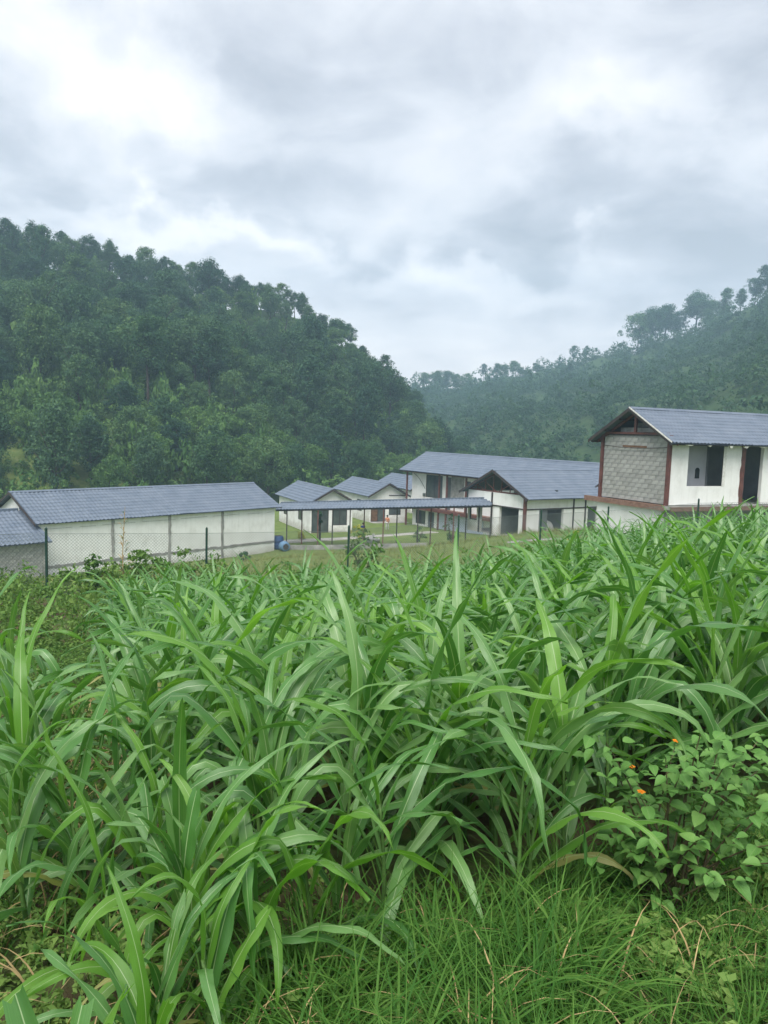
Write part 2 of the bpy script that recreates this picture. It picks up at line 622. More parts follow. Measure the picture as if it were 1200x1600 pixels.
# ------------------------------------------------------------------ terrain
# control points x, y, height relative to the eye
CP = np.array([
    (0, 0, -1.65), (0, 2, -1.80), (0, 4, -2.25), (0, 8, -3.0), (0, 14, -4.05), (3, 2, -1.70), (4, 4, -1.98), (6, 10, -2.62), (12, 14, -2.75),
    (12, 24, -3.7), (3, 20, -4.3), (-2, 2, -1.95), (-4, 4, -2.55), (-6, 10, -3.55), (-10, 14, -4.25), (-20, 25, -5.8), (-26, 35, -7.8),
    (-9.2, 21, -4.9), (-5.3, 22.9, -4.9), (-1.3, 24.8, -4.9), (2.6, 26.7, -4.7), (6.6, 28.6, -4.55), (10.5, 30.5, -4.55),
    (-14, 30, -6.4), (-20, 44, -9.1), (-8.4, 58, -9.5), (-14, 51, -9.3), (-30, 60, -9.4), (-5.6, 45, -7.6), (-2, 36, -6.3), (3.4, 40, -5.9), (7.6, 40, -5.05),
    (9.5, 48, -6.3), (14, 50, -6.2), (4.5, 54, -8.0), (0, 60, -8.75), (-8, 62, -9.2), (-4, 72, -9.1), (4, 80, -9.1), (10, 37, -4.7), (12, 33, -4.2), (20, 36, -3.9),
    (22, 26, -3.2), (20, 60, -7.5), (-30, 85, -9), (0, 95, -9.2), (25, 95, -9), (30, 45, -4.2), (0, -20, -1.2), (-25, -10, -2.5), (25, -10, -1.0), (-40, 40, -9), (45, 60, -5)], dtype=float)


def tps_kernel(r2):
    return .5 * r2 * np.log(np.maximum(r2, 1e-12))


def tps_fit(cp, lam=1.0):
    n = len(cp)
    d2 = ((cp[:, None, :2] - cp[None, :, :2]) ** 2).sum(-1)
    K = tps_kernel(d2) + lam * np.eye(n)
    Pm = np.c_[np.ones(n), cp[:, :2]]
    A = np.block([[K, Pm], [Pm.T, np.zeros((3, 3))]])
    return np.linalg.solve(A, np.r_[cp[:, 2], 0, 0, 0])


TPS = tps_fit(CP)


def interp(u, pts):
    xs = [(p[0] - 600) / FPX for p in pts]
    return [np.interp(u, xs, [p[k] for p in pts]) for k in range(1, len(pts[0]))]


# photo column -> foot distance, ridge distance, ridge ground height (rel. eye)
LEFT = [(-900, 60, 150, 61), (-300, 66, 165, 45), (0, 76, 175, 34.5), (100, 77, 178, 34), (200, 79, 180, 32.5), (300, 84, 180, 31), (400, 90, 180, 27.0),
        (470, 96, 180, 23.0), (540, 103, 178, 15.5), (600, 112, 174, 6.0), (650, 120, 168, -1.5), (690, 130, 160, -9.5), (720, 140, 160, -13), (1200, 140, 160, -14)]
RIGHT = [(-400, 260, 440, 24), (600, 220, 430, 26), (680, 190, 420, 25), (780, 150, 415, 30), (850, 135, 410, 34.5), (910, 125, 400, 41), (985, 112, 375, 44),
         (1050, 105, 350, 48), (1100, 100, 335, 51), (1200, 88, 300, 60), (1350, 80, 280, 72), (1900, 60, 240, 90)]


def gz(x, y):
    """ground height (world z) at x, y (arrays or scalars)"""
    sc = np.isscalar(x)
    x = np.atleast_1d(np.asarray(x, float))
    y = np.atleast_1d(np.asarray(y, float))
    shp = x.shape
    xf, yf = x.ravel(), y.ravel()
    xc, yc = np.clip(xf, -60, 60), np.clip(yf, -25, 110)
    z = np.zeros_like(xf)
    for i in range(0, len(xf), 20000):
        q = np.c_[xc[i:i + 20000], yc[i:i + 20000]]
        d2 = ((q[:, None, :] - CP[None, :, :2]) ** 2).sum(-1)
        z[i:i + 20000] = tps_kernel(d2) @ TPS[:-3] + np.c_[np.ones(len(q)), q] @ TPS[-3:]
    w = np.clip((np.hypot(xf * .8, yf) - 62) / 40, 0, 1)
    w = w * w * (3 - 2 * w)
    z = z * (1 - w) + (-9.2) * w
    yy = np.maximum(yf, 1.0)
    u = np.clip(xf / yy, -1.6, 1.6)
    for tab, gamma in ((LEFT, .95), (RIGHT, .85)):
        f, r_, h = interp(u, tab)
        t_ = (yy - f) / (r_ - f)
        up = np.clip(t_, 0, 1)
        prof = up ** gamma * (1 - .12 * np.sin(up * PI))
        hz = -9.2 + (h + 9.2) * prof - np.maximum(yy - r_, 0) * .35
        hz = np.where(t_ > 0, np.maximum(hz, -12), -99)
        hz = hz + np.where(t_ > 0, 1, 0) * (1.6 * np.sin(xf * .09 + yf * .05) + 1.1 * np.sin(xf * .17 - yf * .11)) * np.clip(t_ * 4, 0, 1)
        z = np.where(yf > 50, np.maximum(z, hz), z)
    z = z + EYE
    return float(z[0]) if sc else z.reshape(shp)


def build_ground():
    az = np.concatenate([np.linspace(-180, -60, 13)[:-1], np.linspace(-60, -34, 16)[:-1], np.linspace(-34, 34, 130)[:-1], np.linspace(34, 60, 16)[:-1], np.linspace(60, 180, 13)])
    rr = np.concatenate([[.05], np.geomspace(.5, 130, 120), np.linspace(133, 460, 60), np.linspace(466, 500, 5)])
    A, Rr = np.meshgrid(np.radians(az), rr)
    X, Y = np.sin(A) * Rr, np.cos(A) * Rr
    Z = gz(X, Y)
    rngg = np.random.default_rng(5)
    Z += np.where((Rr > .4) & (Rr < 25), rngg.normal(0, .012, Z.shape), 0)
    n = len(az)
    i, j = np.meshgrid(np.arange(len(rr) - 1), np.arange(n - 1), indexing='ij')
    F = np.stack([i * n + j, i * n + j + 1, (i + 1) * n + j + 1, (i + 1) * n + j], -1).reshape(-1, 4)[:, ::-1]
    me = mesh_np('ground', np.stack([X, Y, Z], -1).reshape(-1, 3), F, smooth=True)
    tag(obj('ground', me, 'ground_soil_grass'), kind='structure')


build_ground()


def ground_at(px, Y):
    """point on the ground under photo column px (near the horizon row) at forward distance Y"""
    p = at(px, 800, Y)
    return Vector((p.x, Y, gz(p.x, Y)))


def strip(name, pts, width, mat, lift=.03, n=40):
    """a paved strip draped on the ground along a polyline of (x, y)"""
    P = [Vector((*p, 0)) for p in pts]
    cum = [0]
    for a, b in zip(P, P[1:]):
        cum.append(cum[-1] + (b - a).length)
    V, F = [], []
    for k in range(n + 1):
        s = cum[-1] * k / n
        i = max(j for j in range(len(P) - 1) if cum[j] <= s + 1e-6)
        d = (P[i + 1] - P[i]).normalized()
        c = P[i] + d * (s - cum[i])
        nrm = Vector((-d.y, d.x, 0))
        for q in (-.5, .5):
            e = c + nrm * width * q
            V.append((e.x, e.y, gz(e.x, e.y) + lift))
        V.append((V[-2][0], V[-2][1], V[-2][2] - .25))
        V.append((V[-2][0], V[-2][1], V[-2][2] - .25))
    for k in range(n):
        a, b = 4 * k, 4 * k + 4
        F += [(a, b, b + 1, a + 1), (a, a + 2, b + 2, b), (a + 1, b + 1, b + 3, a + 3)]
    return tag(obj(name, mesh_np(name, V, np.array(F)), mat), kind='structure')


# ------------------------------------------------------------------ building helpers (local frame: x along the front, y back, z up)
def frame(name, label, cat, A, d, z, group=None):
    rz = math.atan2(d[1], d[0])
    return thing(name, label, cat, (A[0], A[1], z), rz, group)


def wall(parent, axis, c, th, a0, a1, z0, z1, holes=(), mat='white_plaster', name='wall'):
    """wall in the plane axis 'x' (runs along x at y=c) or 'y'; holes (a0,a1,z0,z1)"""
    xs = sorted({a0, a1, *[h[0] for h in holes], *[h[1] for h in holes]})
    zs = sorted({z0, z1, *[h[2] for h in holes], *[h[3] for h in holes]})
    m = MB()
    for p, q in zip(xs, xs[1:]):
        run = None
        for r_, s_ in list(zip(zs, zs[1:])) + [(None, None)]:
            solid = r_ is not None and not any(h[0] <= p + 1e-6 and q <= h[1] + 1e-6 and h[2] <= r_ + 1e-6 and s_ <= h[3] + 1e-6 for h in holes)
            if solid:
                run = (run[0], s_) if run else (r_, s_)
            elif run:
                if axis == 'x':
                    m.box(p, q, c, c + th, run[0], run[1])
                else:
                    m.box(c, c + th, p, q, run[0], run[1])
                run = None
    return m.build(name, mat, parent)


def gable_wall(parent, x, th, y0, y1, z0, ze, zr, mat='white_plaster', name='gable_wall', side=1):
    ym = (y0 + y1) / 2
    m = MB()
    prof = [(y0, z0), (y1, z0), (y1, ze), (ym, zr), (y0, ze)]
    n = len(prof)
    m.add([(x, *p) for p in prof] + [(x + th, *p) for p in prof],
          [tuple(range(n))[::-1], tuple(range(n, 2 * n))] + [(i, (i + 1) % n, (i + 1) % n + n, i + n) for i in range(n)])
    return m.build(name, mat, parent)


def tile_slope(parent, P0, ex, es, L, S, wave=.24, row=.36, name='roof', seed=0, mat='blue_grey_roof'):
    """pressed-metal tile sheet from P0 (eave start), ex along the eave, es up the slope (unit vectors)"""
    P0, ex, es = Vector(P0), Vector(ex).normalized(), Vector(es).normalized()
    nv = ex.cross(es).normalized()
    if nv.z < 0:
        nv = -nv
    rng = np.random.default_rng(seed)
    nx = max(2, int(round(L / wave))) * 4
    us = np.linspace(0, L, nx + 1)
    nr = max(1, int(round(S / row)))
    ss, hh = [], []
    for k in range(nr):
        a, b = S * k / nr, S * (k + 1) / nr
        ss += [a, a + (b - a) * .5, b - .012]
        hh += [.034, .020, 0.006]
    ss[-1] = S
    ss, hh = np.array(ss), np.array(hh)
    w = .5 + .5 * np.cos(us / L * (nx / 4) * 2 * PI)
    sheet = np.floor(us / 1.1)
    lift = rng.normal(0, .006, int(sheet.max()) + 2)[sheet.astype(int)]
    U, S_ = np.meshgrid(us, ss)
    Hh = hh[:, None] + .055 * (w[None, :] ** 1.2) + lift[None, :]
    edge = np.where(S_ < .01, rng.normal(0, .010, len(us))[None, :], 0)
    P = np.array(P0)[None, None, :] + U[..., None] * np.array(ex) + (S_ + edge)[..., None] * np.array(es) + Hh[..., None] * np.array(nv)
    n = len(us)
    i, j = np.meshgrid(np.arange(len(ss) - 1), np.arange(n - 1), indexing='ij')
    F = np.stack([i * n + j, i * n + j + 1, (i + 1) * n + j + 1, (i + 1) * n + j], -1).reshape(-1, 4)
    V = P.reshape(-1, 3)
    b0 = len(V)
    cor = [P0, P0 + ex * L, P0 + ex * L + es * S, P0 + es * S]
    V = np.vstack([V, [tuple(c - nv * .012) for c in cor]])
    rows = len(ss)
    F2 = [(b0, b0 + 1, b0 + 2, b0 + 3)]
    # skirt: eave and verges
    for j_ in range(0, n - 1):
        pass
    sk = MB()
    me = mesh_np(name, V, [F, np.array(F2)])
    return obj(name, me, mat, parent)


def gable_roof(parent, x0, x1, y0, y1, ze, zr, wave=.24, row=.36, seed=0, cap=True, verge=True, verge_mat='dark_steel'):
    ym = (y0 + y1) / 2
    hw = ym - y0
    S = math.hypot(hw, zr - ze)
    c, s = hw / S, (zr - ze) / S
    tile_slope(parent, (x0, y0, ze), (1, 0, 0), (0, c, s), x1 - x0, S, wave, row, 'roof_slope', seed)
    tile_slope(parent, (x1, y1, ze), (-1, 0, 0), (0, -c, s), x1 - x0, S, wave, row, 'roof_slope', seed + 1)
    if cap:
        m = MB()
        e = .16
        t_ = .085
        prof = [(ym - e, zr - e * s / c + t_), (ym - .05, zr + t_ + .01), (ym + .05, zr + t_ + .01), (ym + e, zr - e * s / c + t_), (ym, zr + t_ - .04)]
        m.add([(x0 - .03, *p) for p in prof] + [(x1 + .03, *p) for p in prof],
              [(0, 5, 6, 1), (1, 6, 7, 2), (2, 7, 8, 3), (3, 8, 9, 4), (4, 9, 5, 0), (0, 1, 2, 3, 4), (9, 8, 7, 6, 5)])
        m.build('ridge_cap', 'blue_grey_roof', parent)
    if verge:
        for xx in (x0 - .035, x1 + .005):
            for sgn in (-1, 1):
                m = MB()
                ya = ym + sgn * hw
                m.add([(xx, ya, ze - .10), (xx, ym, zr - .10), (xx, ym, zr + .05), (xx, ya, ze + .05),
                       (xx + .03, ya, ze - .10), (xx + .03, ym, zr - .10), (xx + .03, ym, zr + .05), (xx + .03, ya, ze + .05)],
                      [(0, 1, 2, 3), (7, 6, 5, 4), (0, 4, 5, 1), (1, 5, 6, 2), (2, 6, 7, 3), (3, 7, 4, 0)])
                m.build('verge_board', verge_mat, parent)


def window(parent, x0, x1, z0, z1, y, bars=1, frame_mat='dark_steel', glass='window_glass'):
    """glazed window in a wall that runs along x, outer face at y"""
    m = MB()
    w = .06
    m.box(x0, x0 + w, y + .03, y + .10, z0, z1)
    m.box(x1 - w, x1, y + .03, y + .10, z0, z1)
    m.box(x0 + w, x1 - w, y + .03, y + .10, z0, z0 + w)
    m.box(x0 + w, x1 - w, y + .03, y + .10, z1 - w, z1)
    for k in range(bars):
        c = x0 + (x1 - x0) * (k + 1) / (bars + 1)
        m.box(c - .025, c + .025, y + .035, y + .095, z0 + w, z1 - w)
    f = m.build('window', frame_mat, parent)
    for k in range(bars + 1):
        a = x0 + (x1 - x0) * k / (bars + 1) + .03
        b = x0 + (x1 - x0) * (k + 1) / (bars + 1) - .03
        p = MB()
        p.box(a, b, y + .06, y + .07, z0 + .03, z1 - .03)
        p.build('pane', glass, f)


rnd = random.Random(11)


def ragged_column(parent, x, y, z0, z1, w, mat='concrete', name='column', th=.02, seed=0):
    """unplastered column strip with ragged edges, a little proud of the wall face y"""
    r_ = random.Random(seed)
    n = 14
    V, F = [], []
    for k in range(n + 1):
        z = z0 + (z1 - z0) * k / n
        a, b = x - w / 2 - r_.random() * .07, x + w / 2 + r_.random() * .07
        V += [(a, y - th, z), (b, y - th, z), (b, y + .05, z), (a, y + .05, z)]
    for k in range(n):
        a, b = 4 * k, 4 * k + 4
        F += [(a, a + 1, b + 1, b), (a + 1, a + 2, b + 2, b + 1), (a + 3, a, b, b + 3)]
    F += [(0, 3, 2, 1), (4 * n, 4 * n + 1, 4 * n + 2, 4 * n + 3)]
    m = MB()
    m.add(V, F)
    return m.build(name, mat, parent)


BLOCKS = []


def block_meshes():
    for k in range(6):
        r_ = random.Random(k + 40)
        m = MB()
        j = lambda: r_.uniform(-.006, .006)
        x, y, z = .193, .08, .092
        m.add([(-x + j(), -y + j(), -z + j()), (x + j(), -y + j(), -z + j()), (x + j(), y, -z + j()), (-x + j(), y, -z + j()),
               (-x + j(), -y + j(), z + j()), (x + j(), -y + j(), z + j()), (x + j(), y, z + j()), (-x + j(), y, z + j())],
              [(0, 3, 2, 1), (4, 5, 6, 7), (0, 1, 5, 4), (1, 2, 6, 5), (2, 3, 7, 6), (3, 0, 4, 7)])
        me = m.mesh('concrete_block')
        me.materials.append(MATS['concrete_block'])
        BLOCKS.append(me)


block_meshes()


def block_wall(parent, axis, c, a0, a1, z0, z1, sign, skip=lambda a, z: False, seed=0):
    """wall of separate concrete blocks; axis 'y' runs along y at x=c (faces sign*x), axis 'x' along x at y=c"""
    r_ = random.Random(seed)
    core = MB()
    if axis == 'y':
        core.box(min(c, c - sign * .15), max(c, c - sign * .15), a0, a1, z0, z1)
    else:
        core.box(a0, a1, min(c, c - sign * .15), max(c, c - sign * .15), z0, z1)
    w = core.build('block_wall', 'mortar', parent)
    nr = int((z1 - z0) / .2)
    for i in range(nr):
        z = z0 + .1 + i * .2
        off = (i % 2) * .2
        a = a0 - .2 + off
        while a < a1 + .2:
            lo, hi = max(a0, a - .2), min(a1, a + .2)
            if hi - lo > .08 and not skip((lo + hi) / 2, z):
                me = r_.choice(BLOCKS)
                pr = .066 + r_.uniform(-.007, .006)
                mid = (lo + hi) / 2
                if axis == 'y':
                    o = obj('concrete_block', me, None, w, (c - sign * pr, mid, z), (0, 0, -sign * PI / 2 + PI))
                    o.rotation_euler = (0, 0, PI / 2 if sign > 0 else -PI / 2)
                else:
                    o = obj('concrete_block', me, None, w, (mid, c + pr, z))
                o.scale = ((hi - lo) / .4, 1, 1)
            a += .4
    return w


# ------------------------------------------------------------------ left long building
def rel(z):
    return z + EYE


def left_building():
    A, d = (-20.36, 45.0), (.648, .762)
    g = -9.75
    P = frame('long_building', 'long white single-storey building with blue-grey roof and grey column strips behind the fence', 'building', A, d, rel(g))
    L, W = 18.4, 6.2
    ze, zr, zb = -6.05 - g, -4.40 - g, -8.70 - g
    wall(P, 'x', 0, .2, 0, L, 0, ze + .12)
    wall(P, 'x', W - .2, .2, 0, L, 0, ze + .12)
    gable_wall(P, 0, .2, .2, W - .2, 0, ze + .1, zr - .12)
    gable_wall(P, L - .2, .2, .2, W - .2, 0, ze + .1, zr - .12)
    gable_roof(P, -.35, L + .4, -.3, W + .3, ze, zr, .27, .36, 3)
    m = MB()
    r_ = random.Random(3)
    n = 60
    for k in range(n):
        a, b = L * k / n, L * (k + 1) / n
        j0, j1 = r_.uniform(-.03, .03), r_.uniform(-.03, .03)
        m.add([(a, -.03, zb - .09 + j0), (b, -.03, zb - .09 + j0), (b, -.03, zb + .09 + j1), (a, -.03, zb + .09 + j1),
               (a, .02, zb - .09 + j0), (b, .02, zb - .09 + j0), (b, .02, zb + .09 + j1), (a, .02, zb + .09 + j1)],
              [(0, 1, 2, 3), (0, 4, 5, 1), (3, 2, 6, 7)])
    m.build('plinth_beam', 'concrete', P)
    for i, x in enumerate((4.75, 8.95, 13.4)):
        ragged_column(P, x, -.035, .1, ze + .05, .12, 'concrete', 'column', .02, 7 + i)
    # hairline joint below the eave and crumbled render under the roof edge
    for k in range(16):
        x = r_.uniform(.5, L - .3)
        m = MB()
        w, h = r_.uniform(.15, .6), r_.uniform(.05, .16)
        m.add([(x, -.05, ze + .09), (x + w, -.045, ze + .1), (x + w * .8, -.06, ze + .09 - h), (x + w * .2, -.06, ze + .09 - h * .8),
               (x, 0, ze + .09), (x + w, 0, ze + .1), (x + w * .8, 0, ze + .09 - h), (x + w * .2, 0, ze + .09 - h * .8)],
              [(0, 3, 2, 1), (0, 1, 5, 4), (1, 2, 6, 5), (2, 3, 7, 6), (3, 0, 4, 7)])
        m.build('crumbled_render', r_.choice(['foam', 'foam', 'concrete']), P)
    m = MB()
    x = .3
    while x < L - .3:
        b = min(L - .3, x + r_.uniform(1.0, 2.6))
        zz = ze - .34 + r_.uniform(-.02, .02)
        m.bar((x, -.006, zz), (b, -.006, zz + r_.uniform(-.015, .015)), .02, .014)
        x = b + r_.uniform(.1, .8)
    m.build('crack', 'concrete', P)['kind'] = 'stuff'
    # roof trusses peeping out of the left gable
    for q in (1.2, 3.1, 5.0):
        m = MB()
        zq = ze + (zr - ze) * (1 - abs(q - W / 2) / (W / 2 + .3)) - .10
        m.bar((-.33, q, zq), (.0, q, zq), .07, .10)
        m.build('purlin', 'dark_steel', P)

    # annex of bare blocks at the left end
    Q = frame('block_annex', 'low grey block annex with blue-grey lean-to roof left of the long building', 'building', A, d, rel(g))
    zt = -6.95 - g
    block_wall(Q, 'x', -.95, -7.0, -.05, .1, zt, -1, seed=5)
    block_wall(Q, 'y', -.05, -.75, -.02, .1, zt, 1, seed=6)
    ragged_column(Q, -.16, -.97, .1, zt, .2, 'concrete', 'column', .02, 31)
    S = math.hypot(3.4, 1.55)
    tile_slope(Q, (-7.4, -1.35, zt - .03), (1, 0, 0), (0, 3.4 / S, 1.55 / S), 7.25, S, .27, .36, 'roof_slope', 9)
    m = MB()
    m.add([(-.14, -1.42, zt - .05), (.10, -1.42, zt - .05), (-.02, 2.05, zt + 1.62), (-.24, 2.05, zt + 1.62),
           (-.14, -1.42, zt + .05), (.10, -1.42, zt + .05), (-.02, 2.05, zt + 1.72), (-.24, 2.05, zt + 1.72)],
          [(0, 3, 2, 1), (4, 5, 6, 7), (0, 1, 5, 4), (1, 2, 6, 5), (2, 3, 7, 6), (3, 0, 4, 7)])
    m.build('verge_flashing', 'blue_grey_roof', Q)
    m = MB()
    m.box(-7.4, -.3, 2.0, 2.25, zt + 1.5, zt + 1.68)
    m.build('ridge_cap', 'blue_grey_roof', Q)
    m = MB()
    m.box(-7.0, -.2, 3.0, 3.2, .1, zt + 1.2)
    m.build('rear_wall', 'concrete_block', Q)


left_building()


# ------------------------------------------------------------------ three small gabled houses
def small_house(cx, cy, label, doorside, seed):
    d = (.4066, -.9136)
    L, hw = 9.7, 2.0
    g = -9.25
    O = (cx - d[0] * L, cy - d[1] * L)
    P = frame('gabled_house', label, 'house', O, d, rel(g), 'small gabled houses')
    ze, zr = 2.85, 4.05
    wall(P, 'x', -hw, .2, 0, L - .2, 0, ze, [(6.2, 7.6, 1.0, 2.2), (1.5, 2.9, 1.0, 2.2)])
    window(P, 6.2, 7.6, 1.0, 2.2, -hw, 1)
    window(P, 1.5, 2.9, 1.0, 2.2, -hw, 1)
    wall(P, 'x', hw - .2, .2, 0, L - .2, 0, ze)
    gable_wall(P, 0, .2, -hw + .2, hw - .2, 0, ze, zr - .15)
    # near gable with a glazed door and a wide window
    holes = [(-1.85, -.25, .15, 2.25), (.15, 1.5, .8, 2.25)]
    wall(P, 'y', L - .2, .2, -hw, hw, 0, ze - .001, holes, name='front_wall')
    m = MB()
    m.add([(L - .2, -hw, ze), (L - .2, hw, ze), (L - .2, 0, zr - .1), (L, -hw, ze), (L, hw, ze), (L, 0, zr - .1)], [(0, 2, 1), (3, 4, 5), (0, 1, 4, 3), (1, 2, 5, 4), (2, 0, 3, 5)])
    m.build('gable', 'white_plaster', P)
    m = MB()
    m.add([(L + .004, -hw + .02, ze), (L + .004, -.03, ze), (L + .004, -.03, zr - .13), (L + .004, -.35, zr - .33)], [(0, 1, 2, 3)])
    for i, (a, b, z0, z1) in enumerate(holes):
        m = MB()
        w = .06
        m.box(L - .14, L - .05, a, a + w, z0, z1)
        m.box(L - .14, L - .05, b - w, b, z0, z1)
        m.box(L - .14, L - .05, a + w, b - w, z1 - w, z1)
        m.box(L - .14, L - .05, a + w, b - w, z0, z0 + w)
        m.box(L - .13, L - .06, (a + b) / 2 - .03, (a + b) / 2 + .03, z0 + w, z1 - w)
        isdoor = i == 0
        o = m.build('glazed_door' if isdoor else 'window', 'dark_steel', P)
        for q in range(2):
            y0 = a + .04 + q * (b - a) / 2
            p = MB()
            p.box(L - .10, L - .09, y0, y0 + (b - a) / 2 - .07, z0 + .03, z1 - .03)
            p.build('pane', 'wood_brown' if (isdoor and doorside and q == 0) else 'window_glass', o)
    m = MB()
    m.box(L, L + 1.0, -hw, hw, 0.02, .14)
    m.build('doorstep', 'concrete', P)
    gable_roof(P, -.3, L + .45, -hw - .35, hw + .35, ze - .12, zr, .27, .36, seed)
    m = MB()
    m.bar((L + .01, .1, ze - .02), (L + .01, hw + .3, ze - .02), .06, .08)
    m.build('tie_beam', 'dark_steel', P)


small_house(-4.67, 68.0, 'small white gabled house with glazed door, nearest the long building', False, 21)
small_house(.36, 78.0, 'small white gabled house with brown door, middle one of the three gabled houses', True, 24)
small_house(4.9, 88.5, 'small gabled house mostly hidden behind the two-storey block, farthest of the gabled houses', False, 27)

D1 = (.4066, -.9136)


def truss(P, along, c, a0, a1, ze, zr, mat, name='roof_truss', posts=5, th=.07):
    """open steel truss in a gable; along 'x' means it spans x at y=c"""
    m = MB()
    mid = (a0 + a1) / 2
    pt = (lambda a, z: (a, c, z)) if along == 'x' else (lambda a, z: (c, a, z))
    m.bar(pt(a0, ze), pt(a1, ze), th, th * 1.3)
    m.bar(pt(a0, ze), pt(mid, zr), th, th * 1.2)
    m.bar(pt(a1, ze), pt(mid, zr), th, th * 1.2)
    for k in range(1, posts + 1):
        a = a0 + (a1 - a0) * k / (posts + 1)
        zt = ze + (zr - ze) * (1 - abs(a - mid) / (mid - a0))
        m.bar(pt(a, ze), pt(a, zt), th * .7, th * .7)
    q = (a1 - a0) * .22
    m.bar(pt(mid - q, ze + .03), pt(mid - q * 1.7, ze + (zr - ze) * .26), th * .7)
    m.bar(pt(mid - .1, ze), pt(mid - q * 1.1, ze + (zr - ze) * .50), th * .7)
    m.bar(pt(mid + .1, ze), pt(mid + q * 1.1, ze + (zr - ze) * .50), th * .7)
    return m.build(name, mat, P)


def two_storey():
    A = (2.21, 76.0)
    D2 = (.555, -.832)
    g = -10.3
    P = frame('two_storey_building', 'two-storey building with long blue-grey roof and dark red posts behind the covered walkway', 'building', A, D2, rel(g))
    Z = lambda r_: r_ - g
    L = 24.0
    zf, ze, zr = Z(-7.05), Z(-3.70), Z(-1.93)
    gable_roof(P, -.65, L, -.55, 5.95, ze, zr, .27, .36, 33)
    # eave soffit of brown boards
    m = MB()
    m.box(-.4, 16, -.45, .58, ze - .12, ze - .07)
    m.build('soffit', 'wood_brown', P)
    # upper storey
    wall(P, 'x', .6, .18, 0, 16, zf, ze + .4, [(2.3, 4.9, zf + .9, ze - .25), (5.6, 6.2, zf + .0, ze - .3), (8.2, 9.0, zf + .9, ze - .5)], name='upper_wall')
    window(P, 2.3, 4.9, zf + .9, ze - .25, .6, 1)
    window(P, 8.2, 9.0, zf + .9, ze - .5, .6, 0)
    m = MB()
    m.box(5.6, 6.2, .66, .70, zf, ze - .3)
    m.build('door', 'dark_grey_paint', P)
    m = MB()
    m.box(6.25, 8.1, .57, .598, zf + .3, ze - .12)
    m.build('render_panel', 'concrete', P)
    gable_wall(P, 0, .18, .78, 4.6, 0, ze + .35, zr - .3, name='end_wall')
    wall(P, 'x', 4.6, .18, 0, L - .5, 0, ze + .2, name='rear_wall')
    m = MB()
    m.box(-.2, 16, -.15, 4.55, zf - .25, zf - .002)
    m.build('floor_slab', 'brick_red', P)
    m = MB()
    m.box(-.2, 16, -.2, -.152, zf - .30, zf + .02)
    m.build('edge_beam', 'red_steel', P)
    # lower storey
    wall(P, 'x', .75, .18, .2, 16, 0, zf - .252, [(.6, 2.2, 1.4, zf - .5), (2.6, 3.6, .1, zf - .5)], name='lower_wall')
    window(P, .6, 2.2, 1.4, zf - .5, .75, 1)
    m = MB()
    m.box(2.6, 3.6, .82, .86, .1, zf - .5)
    m.build('door', 'dark_grey_paint', P)
    for a in (4.1, 6.35, 8.6):
        m = MB()
        m.box(a, a + 2.2, .70, .745, 1.2, zf - .32)
        m.build('wall_panel', 'panel_bluewhite', P)
    m = MB()
    m.box(4.05, 10.85, .66, .74, 0, 1.18)
    m.build('plinth', 'concrete', P)
    for x in (0.05, 5.25, 6.4, 9.15):
        m = MB()
        m.box(x - .07, x + .07, -.12, .02, 0 if x < 7 else zf, ze - .04)
        m.build('post', 'red_steel', P)
    # conduit cable on the upper wall
    m = MB()
    pts = [(.3 + 1.9 * k / 8, .575, ze - .3 - 1.35 * (k / 8) ** 1.5) for k in range(9)]
    m.tube(pts, [.022] * 9, 5)
    m.build('cable', 'dark_steel', P)
    m = MB()
    m.box(1.95, 2.3, .50, .598, zf + .95, zf + 1.25)
    m.build('junction_box', 'galvanised', P)

    # front wing with open gable
    g2 = -6.95
    O = (6.24, 56.2)
    Q = frame('front_wing', 'white front wing with open steel-truss gable at the right end of the covered walkway', 'building', O, D2, rel(g2))
    Z2 = lambda r_: r_ - g2
    x0, x1, ym = 0.0, 6.05, 3.025
    zp, zpk = Z2(-3.98), Z2(-2.42)
    rail = Z2(-4.88)
    wall(Q, 'x', -.12, .2, x0, x1, 0, zp, [(.2, 1.05, .8, rail - .05), (1.4, 2.56, .0, rail - .05), (3.42, 5.35, .0, rail - .05)], name='gable_wall')
    m = MB()
    m.bar((x0, -.15, rail), (x1, -.15, rail), .06, .08)
    m.build('lintel_beam', 'dark_steel', Q)
    for a in (1.32, 2.64):
        m = MB()
        m.box(a - .06, a + .06, -.19, -.122, 0, rail - .05 if a < 2 else zp)
        m.build('mullion_post', 'dark_steel', Q)
    m = MB()
    m.box(.2, 1.05, -.06, -.03, .8, .9)
    m.box(.2, .27, -.08, -.01, .9, rail - .05)
    m.box(.98, 1.05, -.08, -.01, .9, rail - .05)
    m.build('window_frame', 'dark_steel', Q)
    wall(Q, 'y', x1 - .2, .2, .08, 11.0, 0, zp, [(1.1, 3.45, .45, rail - .05), (5.9, 6.9, .2, rail - .05)], name='side_wall')
    m = MB()
    m.bar((x1 + .02, -.1, rail), (x1 + .02, 7.2, rail), .06, .08)
    m.build('lintel_beam', 'dark_steel', Q)
    m = MB()
    m.box(x1 - .12, x1 + .06, -.30, -.125, 0, zp - .02)
    m.build('corner_post', 'red_steel', Q)
    for s in (4.4, 5.6):
        m = MB()
        m.box(x1 + .002, x1 + .06, s - .05, s + .05, 0, zp)
        m.build('post', 'dark_steel', Q)
    # things seen through the openings: dim inside walls and a grey panel
    m = MB()
    m.box(x0 + .2, x1 - .3, 4.2, 4.35, 0, zp)
    m.build('inner_wall', 'grey_paint', Q)
    m = MB()
    m.box(x1 - 2.75, x1 - 2.6, .1, 4.2, 0, zp)
    m.build('partition_wall', 'dark_grey_paint', Q)
    m = MB()
    m.box(x1 - .13, x1 - .07, 1.1, 1.95, .45, rail - .06)
